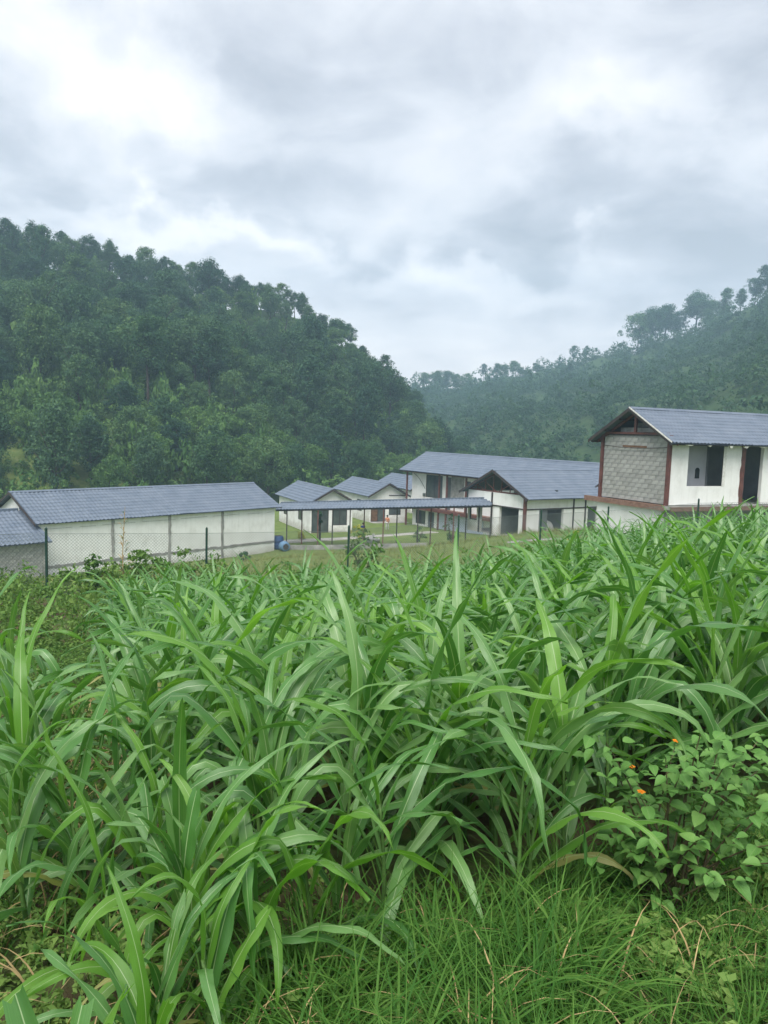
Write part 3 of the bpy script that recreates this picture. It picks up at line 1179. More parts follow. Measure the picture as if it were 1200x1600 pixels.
    m.build('shutter', 'dark_grey_paint', Q)
    m = MB()
    pts = [(x1 - .9, 2.7 + .7 * math.cos(a), .4 + .75 * math.sin(a)) for a in np.linspace(0, PI, 13)]
    mm = [(x1 - .8, p[1], p[2]) for p in pts]
    m.add(pts + mm, [tuple(range(13))[::-1], tuple(range(13, 26))] + [(i, (i + 1) % 13, (i + 1) % 13 + 13, i + 13) for i in range(13)])
    m.build('arched_panel', 'white_plaster', Q)
    m = MB()
    m.box(x0 + .05, x1 - .21, .1, 10.8, .0, .06)
    m.build('floor', 'concrete', Q)
    m = MB()
    m.box(x1 + .1, x1 + 1.6, .2, 3.0, .40, .54)
    m.box(x1 + .15, x1 + 1.5, .25, 2.9, .0, .40)
    m.build('doorstep', 'concrete', Q)
    # roof: ridge runs along y
    hw = (x1 - x0) / 2 + .55
    S = math.hypot(hw, zpk - zp + .2)
    c, s = hw / S, (zpk - zp + .2) / S
    zev = zp - .2
    tile_slope(Q, (ym + hw, -.55, zev), (0, 1, 0), (-c, 0, s), 13.5, S, .27, .36, 'roof_slope', 41)
    tile_slope(Q, (ym - hw, 12.95, zev), (0, -1, 0), (c, 0, s), 13.5, S, .27, .36, 'roof_slope', 42)
    m = MB()
    m.add([(ym - .16, -.58, zpk - .0), (ym, -.58, zpk + .10), (ym + .16, -.58, zpk - .0), (ym - .16, 13.0, zpk), (ym, 13.0, zpk + .10), (ym + .16, 13.0, zpk), (ym, -.58, zpk), (ym, 13.0, zpk)],
          [(0, 3, 4, 1), (1, 4, 5, 2), (0, 1, 2, 6), (5, 4, 3, 7), (2, 5, 7, 6), (6, 7, 3, 0)])
    m.build('ridge_cap', 'blue_grey_roof', Q)
    for sg in (-1, 1):
        m = MB()
        m.bar((ym + sg * hw, -.57, zev - .03), (ym, -.57, zpk - .03), .05, .15)
        m.build('verge_board', 'dark_steel', Q)
    truss(Q, 'x', -.02, x0 + .05, x1 - .05, zp + .06, zpk - .12, 'red_steel', posts=6)
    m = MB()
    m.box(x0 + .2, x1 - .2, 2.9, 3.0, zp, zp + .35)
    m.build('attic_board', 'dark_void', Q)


two_storey()


# ------------------------------------------------------------------ right building
def right_building():
    A, d = (11.95, 32.5), (.908, .418)
    g = -5.0
    P = frame('block_gable_house', 'raised unfinished house with bare concrete-block gable and blue-grey roof at the right edge', 'house', A, d, rel(g))
    Z = lambda r_: r_ - g
    L, W = 15.0, 4.18
    zf, zt, zr = Z(-2.72), Z(.22), Z(1.36)
    # gable infill of blocks facing the left
    block_wall(P, 'y', 0.02, .14, W - .1, zf + .02, zt - .05, -1, seed=14,
               skip=lambda a, z: (z > zf + 2.35 and z < zf + 2.5 and 1.3 < a < 2.9) or (abs(a - 2.15) < .14 and abs(z - zf - 1.35) < .09))
    m = MB()
    m.box(-.005, .02, 1.35, 2.85, zf + 2.38, zf + 2.47)
    m.build('slot_lintel', 'wood_brown', P)
    for y in (.0, W):
        m = MB()
        m.box(-.07, .07, y - .075, y + .075, zf - .25, zt + .02)
        m.build('corner_post', 'red_steel', P)
    m = MB()
    m.box(-.06, .06, .1, W - .1, zt + .02, zt + .12)
    m.build('tie_beam', 'red_steel', P)
    # ring beam at the floor, sticking out at the far corner
    m = MB()
    m.box(-.16, -.02, -.05, W + .95, zf - .24, zf - .01)
    m.build('ring_beam', 'brick_red', P)
    m = MB()
    m.box(-.14, L, -.14, W, zf - .20, zf - .03)
    m.build('floor_slab', 'concrete', P)
    for k in range(9):                       # course of bricks under the front edge
        pass
    m = MB()
    m.box(.1, L, -.22, -.142, zf - .26, zf - .08)
    m.build('edge_beam', 'brick_red', P)
    # lower storey: white wall under the gable, open dark undercroft in front
    m = MB()
    m.box(.02, .2, .25, W + .2, -.6, zf - .242)
    m.build('lower_wall', 'white_plaster', P)
    block_wall(P, 'x', .2, .2, 4.0, 0, zf - .25, -1, seed=17)
    wall(P, 'x', 1.2, .15, 4.0, L, -.4, zf - .21, mat='concrete', name='undercroft_wall')
    # front wall with window and door openings
    wall(P, 'x', .0, .16, .1, L, zf, zt - .35, [(1.1, 3.33, zf + .80, zt - .36), (4.45, 5.65, zf, zt - .36), (7.2, 9.2, zf + .8, zt - .36)], name='front_wall')
    m = MB()
    m.box(.1, L, .0, .12, zt - .345, zt - .12)
    m.build('head_beam', 'dark_steel', P)
    m = MB()
    m.box(3.16, 3.33, -.012, -.002, zf + .80, zt - .36)
    m.build('window_reveal', 'foam', P)
    ragged_column(P, 4.36, -.01, zf - .2, zt - .1, .14, 'red_steel', 'column', .03, 51)
    # inside: light wall with a small dark hole, dark walls behind
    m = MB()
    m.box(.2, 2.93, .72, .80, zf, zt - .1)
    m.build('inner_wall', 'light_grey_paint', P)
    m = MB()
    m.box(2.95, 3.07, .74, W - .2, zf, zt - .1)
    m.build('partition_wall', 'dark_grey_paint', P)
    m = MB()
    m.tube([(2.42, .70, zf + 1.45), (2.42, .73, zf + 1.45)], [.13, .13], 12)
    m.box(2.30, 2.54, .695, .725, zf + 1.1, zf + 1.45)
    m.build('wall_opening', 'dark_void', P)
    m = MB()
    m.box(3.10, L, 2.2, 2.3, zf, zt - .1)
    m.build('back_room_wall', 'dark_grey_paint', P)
    m = MB()
    m.box(0.1, L, W - .1, W + .05, zf, zt)
    m.build('rear_wall', 'concrete_block', P)
    # crumbled foam under the eave
    r_ = random.Random(8)
    for k in range(7):
        x = .5 + k * 1.1 + r_.uniform(-.2, .2)
        m = MB()
        w, h = r_.uniform(.15, .45), r_.uniform(.03, .14)
        z1 = zt - .36
        m.add([(x, -.52, z1), (x + w, -.52, z1), (x + w * .7, -.5, z1 - h), (x + w * .3, -.5, z1 - h * .8), (x, -.42, z1), (x + w, -.42, z1), (x + w * .7, -.44, z1 - h), (x + w * .3, -.44, z1 - h * .8)],
              [(0, 3, 2, 1), (4, 5, 6, 7), (0, 1, 5, 4), (1, 2, 6, 5), (2, 3, 7, 6), (3, 0, 4, 7)])
        m.build('foam_crumb', 'foam', P)
    gable_roof(P, -.42, L + .4, -.55, W + .55, zt - .32, zr, .20, .30, 61, verge_mat='dark_steel')
    m = MB()
    m.bar((-.46, -.56, zt - .27), (-.46, W / 2, zr + .06), .02, .055)
    m.build('verge_trim', 'foam', P)
    # purlins and rafters of the open gable
    for sg, nm in ((-1, 0), (1, 1)):
        for q in (.25, .6, .95):
            m = MB()
            y = W / 2 + sg * (W / 2 + .5) * q
            z = zt - .32 + (zr - zt + .32) * (1 - q) - .10
            m.bar((-.40, y, z), (3, y, z), .06, .08)
            m.build('purlin', 'dark_steel', P)
        m = MB()
        m.bar((0, W / 2 + sg * (W / 2 + .45), zt - .36), (0, W / 2, zr - .16), .07, .11)
        m.build('rafter', 'red_steel', P)
    m = MB()
    m.box(-.05, .05, W / 2 - .06, W / 2 + .06, zt + .12, zr - .2)
    m.build('king_post', 'red_steel', P)
    m = MB()
    m.box(.1, 9, .2, W - .2, zt - .08, zt + .0)
    m.build('ceiling_board', 'concrete', P)
    m = MB()
    m.box(.35, .40, W / 2 - 1.35, W / 2 + 1.35, zt + .13, zt + .33)
    m.build('attic_board', 'concrete_block', P)
    m = MB()
    m.box(.8, .85, W / 2 - .85, W / 2 + .85, zt + .38, zt + .56)
    m.build('attic_board', 'concrete', P)
    # wire along the gable
    m = MB()
    m.tube([(-.06, W * k / 8, zf + 2.35 + .10 * (k / 8 - .5) ** 2 * 4) for k in range(9)], [.012] * 9, 4)
    m.build('wire', 'dark_steel', P)


right_building()


# ------------------------------------------------------------------ covered walkway
def walkway():
    a, b = Vector((-8.55, 60.0, rel(-6.37))), Vector((7.5, 53.6, rel(-4.92)))
    P = thing('covered_walkway', 'long open covered walkway with narrow blue-grey roof on thin dark posts', 'walkway', (0, 0, 0))
    P.location = (a.x, a.y, gz(a.x, a.y))
    ex = (b - a).normalized()
    L = (b - a).length
    back = Vector((-ex.y, ex.x, 0)).normalized()
    o = P.location
    loc = lambda v: v - o
    hw, rise = .95, .50
    S = math.hypot(hw, rise)
    up = Vector((0, 0, 1))
    e1 = (back * hw + up * rise) / S
    tile_slope(P, loc(a), ex, e1, L, S, .27, .30, 'roof_slope', 71)
    tile_slope(P, loc(b + back * 2 * hw), -ex, (-back * hw + up * rise) / S, L, S, .27, .30, 'roof_slope', 72)
    m = MB()
    r0, r1 = loc(a + back * hw + up * (rise + .05)), loc(b + back * hw + up * (rise + .05))
    m.bar(r0, r1, .22, .05)
    m.build('ridge_cap', 'blue_grey_roof', P)
    for q in (.12, 2 * hw - .12):
        m = MB()
        m.bar(loc(a + back * q - up * .06), loc(b + back * q - up * .06), .06, .10)
        m.build('eave_beam', 'dark_steel', P)
    s = 1.0
    k = 0
    while s < L + .1:
        for q in (.12, 2 * hw - .12):
            p = a + ex * (s + (.45 if q > 1 else 0)) + back * q
            m = MB()
            zb = gz(p.x, p.y) - .1
            m.bar(loc(Vector((p.x, p.y, zb))), loc(p - up * .08), .085, .085)
            m.build('post', 'red_steel' if (k + (q > 1)) % 2 else 'dark_steel', P)
        s += 2.72
        k += 1
    # low concrete kerb in front
    K = thing('kerb_wall', 'low concrete kerb wall along the foot of the covered walkway', 'kerb', (a.x, a.y, gz(a.x, a.y)))
    n = 12
    for i in range(n):
        p = a + ex * (L * .74 * i / n) - back * .25
        q = a + ex * (L * .74 * (i + 1) / n - .02) - back * .25
        m = MB()
        kp = Vector((p.x, p.y, gz(p.x, p.y) + .1)) - K.location
        kq = Vector((q.x, q.y, gz(q.x, q.y) + .1)) - K.location
        m.bar(kp, kq, .22, .5)
        m.build('kerb_stone', 'concrete', K)


walkway()
strip('path', [(-9.0, 62.0), (-3.5, 63.5), (1.2, 66.5), (4.6, 69.4)], 1.3, 'path_concrete', .05)
strip('track', [(6.0, 36.9), (7.2, 36.7), (8.6, 36.4)], .35, 'concrete', .05, 12)


# ------------------------------------------------------------------ chain-link fence
def fence():
    tops = [(72, 825, 21.0), (323, 825, 22.9), (545, 822, 24.8), (717, 805, 26.7), (846, 797, 28.6), (951, 792, 30.3), (1092, 780, 31.3)]
    first = at(-190, 828, 19.1)
    pts = [first] + [at(*t_) for t_ in tops] + [at(1230, 778, 31.6)]
    P = thing('chain_link_fence', 'green chain-link fence with thin steel posts between maize field and white buildings', 'fence', (pts[1].x, pts[1].y, gz(pts[1].x, pts[1].y)))
    o = P.location
    for p in pts:
        g_ = gz(p.x, p.y) - .2
        m = MB()
        m.box(-.028, .028, -.028, .028, 0, p.z - g_)
        m.add([(-.028, -.028, p.z - g_), (.028, -.028, p.z - g_), (.028, .028, p.z - g_), (-.028, .028, p.z - g_), (0, 0, p.z - g_ + .04)], [(0, 1, 4), (1, 2, 4), (2, 3, 4), (3, 0, 4)])
        q = m.build('post', 'green_steel', P)
        q.location = Vector((p.x, p.y, g_)) - o
    for p, q in zip(pts, pts[1:]):
        m = MB()
        d = Vector((q.x - p.x, q.y - p.y, 0))
        L = d.length
        h = 1.75
        sp = .092
        n = int((L + h) / sp)
        nrm = Vector((-d.y, d.x, 0)).normalized()

        def P3(s, v, off):
            t_ = s / L
            zt = p.z + (q.z - p.z) * t_ - .16
            b = Vector((p.x + d.x * t_, p.y + d.y * t_, zt - h + v)) + nrm * off
            return b - o
        for k in range(n):
            s0 = -h + k * sp
            for sgn in (1, -1):
                if sgn > 0:
                    a_, b_ = (s0, 0), (s0 + h, h)
                else:
                    a_, b_ = (s0 + h, 0), (s0, h)
                # clip to the bay
                (sa, va), (sb, vb) = a_, b_
                if sa > sb:
                    sa, va, sb, vb = sb, vb, sa, va
                lo, hi = max(0, sa), min(L, sb)
                if hi - lo < .05:
                    continue
                f = lambda s: va + (vb - va) * (s - sa) / (sb - sa)
                m.bar(P3(lo, f(lo), .006 * sgn), P3(hi, f(hi), .006 * sgn), .0052)
        m.bar(P3(0, h, 0), P3(L, h, 0), .008)
        m.build('wire_mesh', 'galvanised', P)


fence()
# ------------------------------------------------------------------ foliage meshes
def leaf_cloud(rng, C, Nrm, size, jitter=.8):
    """folded rhombic leaves at centres C facing roughly Nrm; returns V, F (tris)"""
    n = len(C)
    nr = Nrm + rng.normal(0, jitter, (n, 3))
    nr /= np.linalg.norm(nr, axis=1, keepdims=True) + 1e-9
    a = rng.normal(0, 1, (n, 3))
    a -= (a * nr).sum(1, keepdims=True) * nr
    a /= np.linalg.norm(a, axis=1, keepdims=True) + 1e-9
    b = np.cross(nr, a)
    s = size * rng.uniform(.6, 1.35, (n, 1))
    w = s * rng.uniform(.42, .72, (n, 1))
    fold = nr * s * rng.uniform(-.15, .25, (n, 1))
    V = np.stack([C - a * s * .5, C + b * w * .5 + fold, C + a * s * .5 - nr * s * .18, C - b * w * .5 + fold], 1).reshape(-1, 3)
    k = np.arange(n)[:, None] * 4
    F = np.concatenate([k + [0, 1, 2], k + [0, 2, 3]])
    return V, F


def crown_arrays(seed, R_, H, z0, nl, per, size, top_bias=.25, flat=1.0):
    """leaves on many small lobes spread through an ellipsoid with base z0 and height H"""
    rng = np.random.default_rng(seed)
    C, Nn, T = [], [], []
    ph, am = rng.uniform(0, 6.28, 6), rng.uniform(.06, .20, 6)

    def bulge(th_, z_):                          # uneven outline
        return 1 + sum(am[k] * math.sin((k % 3 + 1) * th_ + ph[k] + 2.5 * (k // 3 + .5) * z_) for k in range(6))
    for i in range(nl):
        th = rng.uniform(0, 2 * PI)
        zz = rng.uniform(-.95, 1.0)
        rad = math.sqrt(max(0, 1 - zz * zz)) * rng.uniform(.25, 1.08)
        bg = bulge(th, zz)
        c = np.array([math.cos(th) * rad * R_ * .78 * bg, math.sin(th) * rad * R_ * .78 * bg, z0 + H * (.5 + .40 * zz * (.6 + .4 * bg))])
        lr = R_ * rng.uniform(.11, .30)
        m = int(per * rng.uniform(.6, 1.3))
        v = rng.normal(0, 1, (m, 3))
        v[:, 2] += top_bias
        v /= np.linalg.norm(v, axis=1, keepdims=True)
        rr = lr * (rng.uniform(.15, 1.0, (m, 1)) ** .5 + rng.exponential(.12, (m, 1)))
        p = c + v * rr * [1, 1, .72 * flat]
        C.append(p)
        Nn.append(v + [0, 0, .5])
        T.append(np.clip(rng.normal(.42 + rng.uniform(-.25, .28), .20, m), 0, 1))
    C, Nn, T = np.concatenate(C), np.concatenate(Nn), np.concatenate(T)
    V, F = leaf_cloud(rng, C, Nn, size, .5)
    return V, F, np.repeat(T, 4)


def tree_trunk(seed, H, z_cr, R_, r0):
    """tapered forked trunk with limbs reaching into the crown"""
    r_ = random.Random(seed)
    m = MB()
    lean = Vector((r_.uniform(-.12, .12), r_.uniform(-.12, .12), 0))
    hz = z_cr + (H - z_cr) * .55
    pts = [Vector((0, 0, -.6))]
    n = 6
    for k in range(1, n + 1):
        t_ = k / n
        pts.append(Vector((lean.x * hz * t_ + r_.uniform(-.1, .1), lean.y * hz * t_ + r_.uniform(-.1, .1), hz * t_)))
    m.tube(pts, [r0 * (1.25 - .85 * k / n) for k in range(n + 1)], 7)
    for b in range(6):
        k = r_.randint(3, n)
        a = pts[k]
        th = r_.uniform(0, 2 * PI)
        e = a + Vector((math.cos(th) * R_ * r_.uniform(.4, .8), math.sin(th) * R_ * r_.uniform(.4, .8), (H - z_cr) * r_.uniform(.12, .42)))
        mid = (a + e) / 2 + Vector((0, 0, -.25))
        m.tube([a, mid, e], [r0 * .5, r0 * .32, r0 * .10], 5)
    return m.mesh('trunk', True)


TREE_KINDS = []


def tree_kinds():
    spec = [  # R, crown height, crown base, lobes, per lobe, leaf, mat
        (3.6, 6.8, 3.2, 120, 62, .30, 'tree_leaf'), (3.1, 7.8, 3.4, 115, 60, .29, 'tree_leaf_dark'), (4.1, 6.4, 3.4, 135, 62, .31, 'tree_leaf_dark'),
        (2.9, 6.2, 3.8, 95, 56, .27, 'tree_leaf'), (3.5, 8.2, 2.4, 135, 60, .30, 'tree_leaf_dark'), (4.4, 7.0, 2.2, 145, 64, .31, 'tree_leaf'),
        (2.6, 5.8, 4.8, 80, 52, .27, 'tree_leaf_dark'), (3.2, 5.8, 1.4, 110, 66, .27, 'bush_leaf')]
    for i, (R_, H, z0, nl, per, sz, mat) in enumerate(spec):
        V, F, T = crown_arrays(100 + i, R_, H, z0, nl, per, sz)
        cm = mesh_np('crown', V, F, tint=T)
        cm.materials.append(MATS[mat])
        tm = tree_trunk(200 + i, z0 + H, z0, R_, .16 + .02 * (i % 3))
        tm.materials.append(MATS['bark'])
        TREE_KINDS.append((cm, tm, z0 + H))


tree_kinds()


def place_tree(kind, x, y, s, rz, label, group, sink=.2, z=None, sz=1.0):
    cm, tm, H = TREE_KINDS[kind]
    t_ = thing('broadleaf_tree', label, 'tree', (x, y, (gz(x, y) if z is None else z) - sink), rz, group)
    t_.scale = (s, s, s * sz)
    obj('trunk', tm, None, t_)
    obj('crown', cm, None, t_)
    return t_


def left_forest():
    rng = np.random.default_rng(77)
    spots = []
    # skyline row first, then the slope, spaced by rejection
    for px in np.arange(-50, 700, 10.5):
        u = (px - 600) / FPX
        f, r_, h = interp(u, LEFT)
        Y = float(r_) - rng.uniform(-2, 8)
        spots.append((u * Y, Y, 'sky'))
    tries = 0
    while len(spots) < 298 and tries < 30000:
        tries += 1
        Y = math.sqrt(rng.uniform(74 ** 2, 178 ** 2))
        u = rng.uniform(-.56, .10)
        f, r_, h = interp(u, LEFT)
        if Y < f + 1 or Y > r_ - 3:
            continue
        x = u * Y
        md = 3.7 + 1.7 * (Y - 75) / 100
        if all((x - a[0]) ** 2 + (Y - a[1]) ** 2 > md * md for a in spots):
            spots.append((x, Y, 'slope'))
    for x, y, k in spots:
        f, r_, h = interp(x / y, LEFT)
        t_ = (y - f) / (r_ - f)
        if k == 'sky':
            kind = int(rng.choice([0, 2, 3, 4, 6, 1, 5]))
            s = rng.uniform(.52, .82)
            lab, grp = 'broadleaf tree standing on the skyline of the left forested hill', 'skyline trees on the left hill'
        elif t_ < .22:
            kind = int(rng.choice([7, 7, 5, 0, 4]))
            s = rng.uniform(.55, .85)
            lab, grp = 'bushy bright green tree at the foot of the left hill behind the roofs', 'trees at the foot of the left hill'
        else:
            kind = int(rng.choice([0, 1, 2, 3, 4, 5, 6]))
            s = rng.uniform(.60, 1.15)
            u_ = x / y
            side = 'left third' if u_ < -.32 else ('middle third' if u_ < -.12 else 'right third')
            dep = 'upper' if t_ > .6 else 'middle'
            lab, grp = f'dark green broadleaf tree on the {dep} slope, {side} of the left hill wood', f'trees on the {dep} slope, {side} of the left hill'
        place_tree(kind, x, y, s, rng.uniform(0, 2 * PI), lab, grp, sz=rng.uniform(.85, 1.3) if k != 'sky' else rng.uniform(.9, 1.15))


left_forest()
# the lone leaning tree that ends the left hill
p = at(648, 660, 150)
place_tree(0, p.x, 150, .95, 1.0, 'open-crowned tree standing apart at the right end of the left hill', None, z=gz(p.x, 150))


def bush_mass(name, mat, spots, size, per, seed):
    """many bush crowns joined: undergrowth that reads as one mass"""
    rng = np.random.default_rng(seed)
    lib = [crown_arrays(seed + 10 + k, 1.0, 1.5, -.25, 12, per / 12, size) for k in range(6)]
    Vs, Fs, Ts, n = [], [], [], 0
    for x, y, s, sz in spots:
        V, F, T = lib[rng.integers(6)]
        a = rng.uniform(0, 2 * PI)
        c, s_ = math.cos(a), math.sin(a)
        W = np.stack([V[:, 0] * c - V[:, 1] * s_, V[:, 0] * s_ + V[:, 1] * c, V[:, 2] * sz], 1) * s + [x, y, gz(x, y)]
        Vs.append(W)
        Fs.append(F + n)
        Ts.append(np.clip(T + rng.normal(0, .16), 0, 1))
        n += len(V)
    me = mesh_np(name, np.concatenate(Vs), np.concatenate(Fs), tint=np.concatenate(Ts))
    return obj(name, me, mat)


def undergrowth():
    rng = np.random.default_rng(5)
    sp = []
    while len(sp) < 620:
        Y = math.sqrt(rng.uniform(72 ** 2, 176 ** 2))
        u = rng.uniform(-.56, .12)
        f, r_, h = interp(u, LEFT)
        if f - 3 < Y < r_ and (Y < f + 45 or rng.random() < .35):
            sp.append((u * Y, Y, rng.uniform(1.2, 2.5), rng.uniform(.9, 1.5)))
    while len(sp) < 1080:                        # slim young growth filling the wood between the big crowns
        Y = math.sqrt(rng.uniform(80 ** 2, 180 ** 2))
        u = rng.uniform(-.56, .11)
        f, r_, h = interp(u, LEFT)
        if f + 4 < Y < r_ + 1:
            sp.append((u * Y, Y, rng.uniform(1.1, 2.1), rng.uniform(1.6, 3.0)))
    o = bush_mass('undergrowth', 'bush_leaf', sp, .20, 280, 900)
    tag(o, 'thick green undergrowth of shrubs and climbers between trees of the left hill', 'undergrowth', kind='stuff')


undergrowth()


def side_wood():
    """the wood goes on beyond the left edge of the picture"""
    rng = np.random.default_rng(8)
    sp = []
    while len(sp) < 420:
        Y = math.sqrt(rng.uniform(66 ** 2, 178 ** 2))
        u = rng.uniform(-.98, -.535)
        f, r_, h = interp(u, LEFT)
        if f < Y < r_ + 2:
            sp.append((u * Y, Y, rng.uniform(2.2, 3.8), rng.uniform(1.3, 2.2)))
    tag(bush_mass('side_wood', 'tree_leaf', sp, .15, 220, 1700), 'dense wood continuing beyond the left edge of the forested hill', 'wood', kind='stuff')


side_wood()


def right_hill():
    rng = np.random.default_rng(15)
    sp = []
    while len(sp) < 1850:
        Y = math.sqrt(rng.uniform(95 ** 2, 425 ** 2))
        u = rng.uniform(.0, .70)
        f, r_, h = interp(u, RIGHT)
        if not (f + 2 < Y < r_ - 1):
            continue
        t_ = (Y - f) / (r_ - f)
        x = u * Y
        # grassy patches on the upper slope at the right
        if u > .45 and .45 < t_ < .9 and math.sin(x * .085 + 1) + math.sin(Y * .06 - .4) > 1.1:
            continue
        sp.append((x, Y, 2.0 + 4.5 * rng.random() ** 2, rng.uniform(.65, 1.25)))
    o = bush_mass('far_wood', 'far_leaf', sp, .145, 220, 700)
    tag(o, 'hazy green wood and scrub covering the far right hillside', 'wood', kind='stuff')
    # trees one can tell apart on the right skyline: px, top row, distance, kind, width factor
    big = [(1000, 478, 352, 0, 1.55), (1020, 472, 356, 2, 1.6), (1042, 474, 350, 5, 1.6), (1062, 484, 348, 4, 1.4), (1090, 455, 345, 2, 1.6), (1112, 468, 340, 5, 1.3), (1138, 447, 332, 3, 1.1), (1160, 450, 322, 4, 1.3), (1182, 432, 312, 0, 1.3), (1200, 412, 306, 1, 1.3)]
    for px, top, Y, k, wf in big:
        p = at(px, top, Y)
        g_ = gz(p.x, Y)
        s = max(.8, (p.z - g_) / TREE_KINDS[k][2])
        place_tree(k, p.x, Y, min(s, 1.9), rng.uniform(0, 6), 'tall dark tree in the row crowning the upper right hill', 'tall trees on the upper right hill', z=g_ - max(0, s - 1.9) * 0)
    small = [(898, 538, 402, 3, 'round little tree on the bare ridge left of the far pole'), (917, 539, 402, 6, 'thin little tree on the bare ridge beside the far pole'), (757, 567, 416, 1, 'narrow pointed tree rising from the far middle skyline')]
    for px, top, Y, k, lab in small:
        p = at(px, top, Y)
        g_ = gz(p.x, Y)
        place_tree(k, p.x, Y, max(.45, (p.z - g_) / TREE_KINDS[k][2]), rng.uniform(0, 6), lab, None, z=g_)
    for px, top in ((684, 576), (700, 577), (716, 574), (733, 574), (778, 566), (790, 562), (803, 562), (815, 568), (838, 566), (955, 546), (968, 541), (978, 538), (664, 580)):
        Y = 412 + rng.uniform(-6, 4)
        p = at(px, top, Y)
        g_ = gz(p.x, Y)
        place_tree(int(rng.choice([5, 7, 7])), p.x, Y, min(1.3, max(.5, (p.z - g_) / 9.5)), rng.uniform(0, 6), 'small tree on the low far skyline between the two hills', 'small trees on the far skyline', z=g_)
    # H-shaped pole on the ridge
    p = at(936, 549, 400)
    Pp = thing('ridge_pole', 'tiny pale two-legged pole frame standing on the bare far ridge', 'pole', (p.x, 400, gz(p.x, 400)))
    for s in (-1, 1):
        m = MB()
        m.bar((s * .9, 0, -.3), (s * .9, 0, 5.0), .28)
        m.build('leg', 'concrete', Pp)
    m = MB()
    m.bar((-1.2, 0, 4.4), (1.2, 0, 4.4), .25)
    m.build('crossbar', 'concrete', Pp)


right_hill()


# ------------------------------------------------------------------ maize
def maize_leaf(seed, L, W, th0, th1, twist, side, wav=.010, cut=None, nseg=16, nc=5, kink=None):
    """blade that leaves the stalk along +x, rises at th0 from the vertical and arches to th1"""
    r_ = random.Random(seed)
    V, UV = [], []
    x = z = y = 0.0
    ph1, ph2 = r_.uniform(0, 6), r_.uniform(0, 6)
    fq = r_.uniform(5, 9)
    send = cut or 1.0
    az = 0.0
    for i in range(nseg + 1):
        s = send * i / nseg
        th = th0 + (th1 - th0) * s ** 1.75
        if kink and s > kink:
            th = min(2.95, th + 1.1 * min(1, (s - kink) * 9))
        az = side * s * s
        if i:
            ds = L * send / nseg
            x += math.sin(th) * math.cos(az) * ds
            y += math.sin(th) * math.sin(az) * ds
            z += math.cos(th) * ds
        tdir = Vector((math.sin(th) * math.cos(az), math.sin(th) * math.sin(az), math.cos(th)))
        sidev = Vector((-math.sin(az), math.cos(az), 0))
        nrm = tdir.cross(sidev) * -1
        tw = twist * s ** 1.2
        sv = sidev * math.cos(tw) + nrm * math.sin(tw)
        nv = nrm * math.cos(tw) - sidev * math.sin(tw)
        w = W * min(1.0, .50 + 1.9 * s) * max(0.0, 1 - s ** 2.7) ** .85 * .5
        if cut and i == nseg:
            w *= .9
        fold = .42 * (1 - s) ** 1.2 + .10
        for k in range(nc):
            q = -1 + 2 * k / (nc - 1)
            wave = wav * math.sin(fq * s * 3.0 + (ph1 if q < 0 else ph2)) * abs(q) ** 1.5 * min(1, 4 * s)
            rag = (r_.uniform(-.03, .03) if cut and i == nseg else 0)
            p_ = Vector((x, y, z)) + sv * (w * q) + nv * (abs(q) * w * fold + wave) + tdir * rag
            V.append(tuple(p_))
            UV.append((k / (nc - 1), s))
    F = [(i * nc + k, i * nc + k + 1, (i + 1) * nc + k + 1, (i + 1) * nc + k) for i in range(nseg) for k in range(nc - 1)]
    return np.array(V), np.array(F), np.array(UV)


LEAF = {'whorl': [], 'mid': [], 'low': [], 'cut': []}


def maize_library():
    r_ = random.Random(4)
    for k in range(12):
        LEAF['whorl'].append(maize_leaf(k, r_.uniform(.70, 1.05), r_.uniform(.054, .078), R(r_.uniform(3, 16)), R(r_.uniform(35, 135)), r_.uniform(-.9, .9), r_.uniform(-.4, .4)))
    for k in range(20):
        LEAF['mid'].append(maize_leaf(50 + k, r_.uniform(.85, 1.22), r_.uniform(.060, .090), R(r_.uniform(10, 32)), R(r_.uniform(108, 178)), r_.uniform(-1.5, 1.5), r_.uniform(-1.0, 1.0), wav=r_.uniform(.008, .018), kink=r_.choice([None, None, None, .45, .6])))
    for k in range(10):
        LEAF['low'].append(maize_leaf(90 + k, r_.uniform(.6, .9), r_.uniform(.055, .075), R(r_.uniform(35, 55)), R(r_.uniform(120, 165)), r_.uniform(-.8, .8), r_.uniform(-.7, .7)))
    for k in range(6):
        LEAF['cut'].append(maize_leaf(120 + k, r_.uniform(.7, .9), r_.uniform(.075, .095), R(r_.uniform(6, 16)), R(r_.uniform(35, 75)), r_.uniform(-.5, .5), r_.uniform(-.3, .3), cut=r_.uniform(.55, .75)))


maize_library()
LEAFMESH = {}


def leaf_mesh(kind, i, mat):
    key = (kind, i, mat)
    if key not in LEAFMESH:
        V, F, UV = LEAF[kind][i]
        me = mesh_np('leaf', V, F, uv=UV, tint=np.full(len(V), .4), smooth=True)
        me.materials.append(MATS[mat])
        LEAFMESH[key] = me
    return LEAFMESH[key]


STALKS = []
for k in range(5):
    r_ = random.Random(300 + k)
    m = MB()
    pts, rad = [], []
    bx, by = r_.uniform(-.06, .06), r_.uniform(-.06, .06)
    for i in range(13):
        t_ = i / 12
        pts.append((bx * t_ * t_, by * t_ * t_, t_ - .03))
        rad.append((.0115 - .0065 * t_) * (1.18 if i % 2 == 0 else 1))
    m.tube(pts, rad, 7)
    me = m.mesh('stalk', True)
    me.materials.append(MATS['stem_green'])
    STALKS.append((me, bx, by))


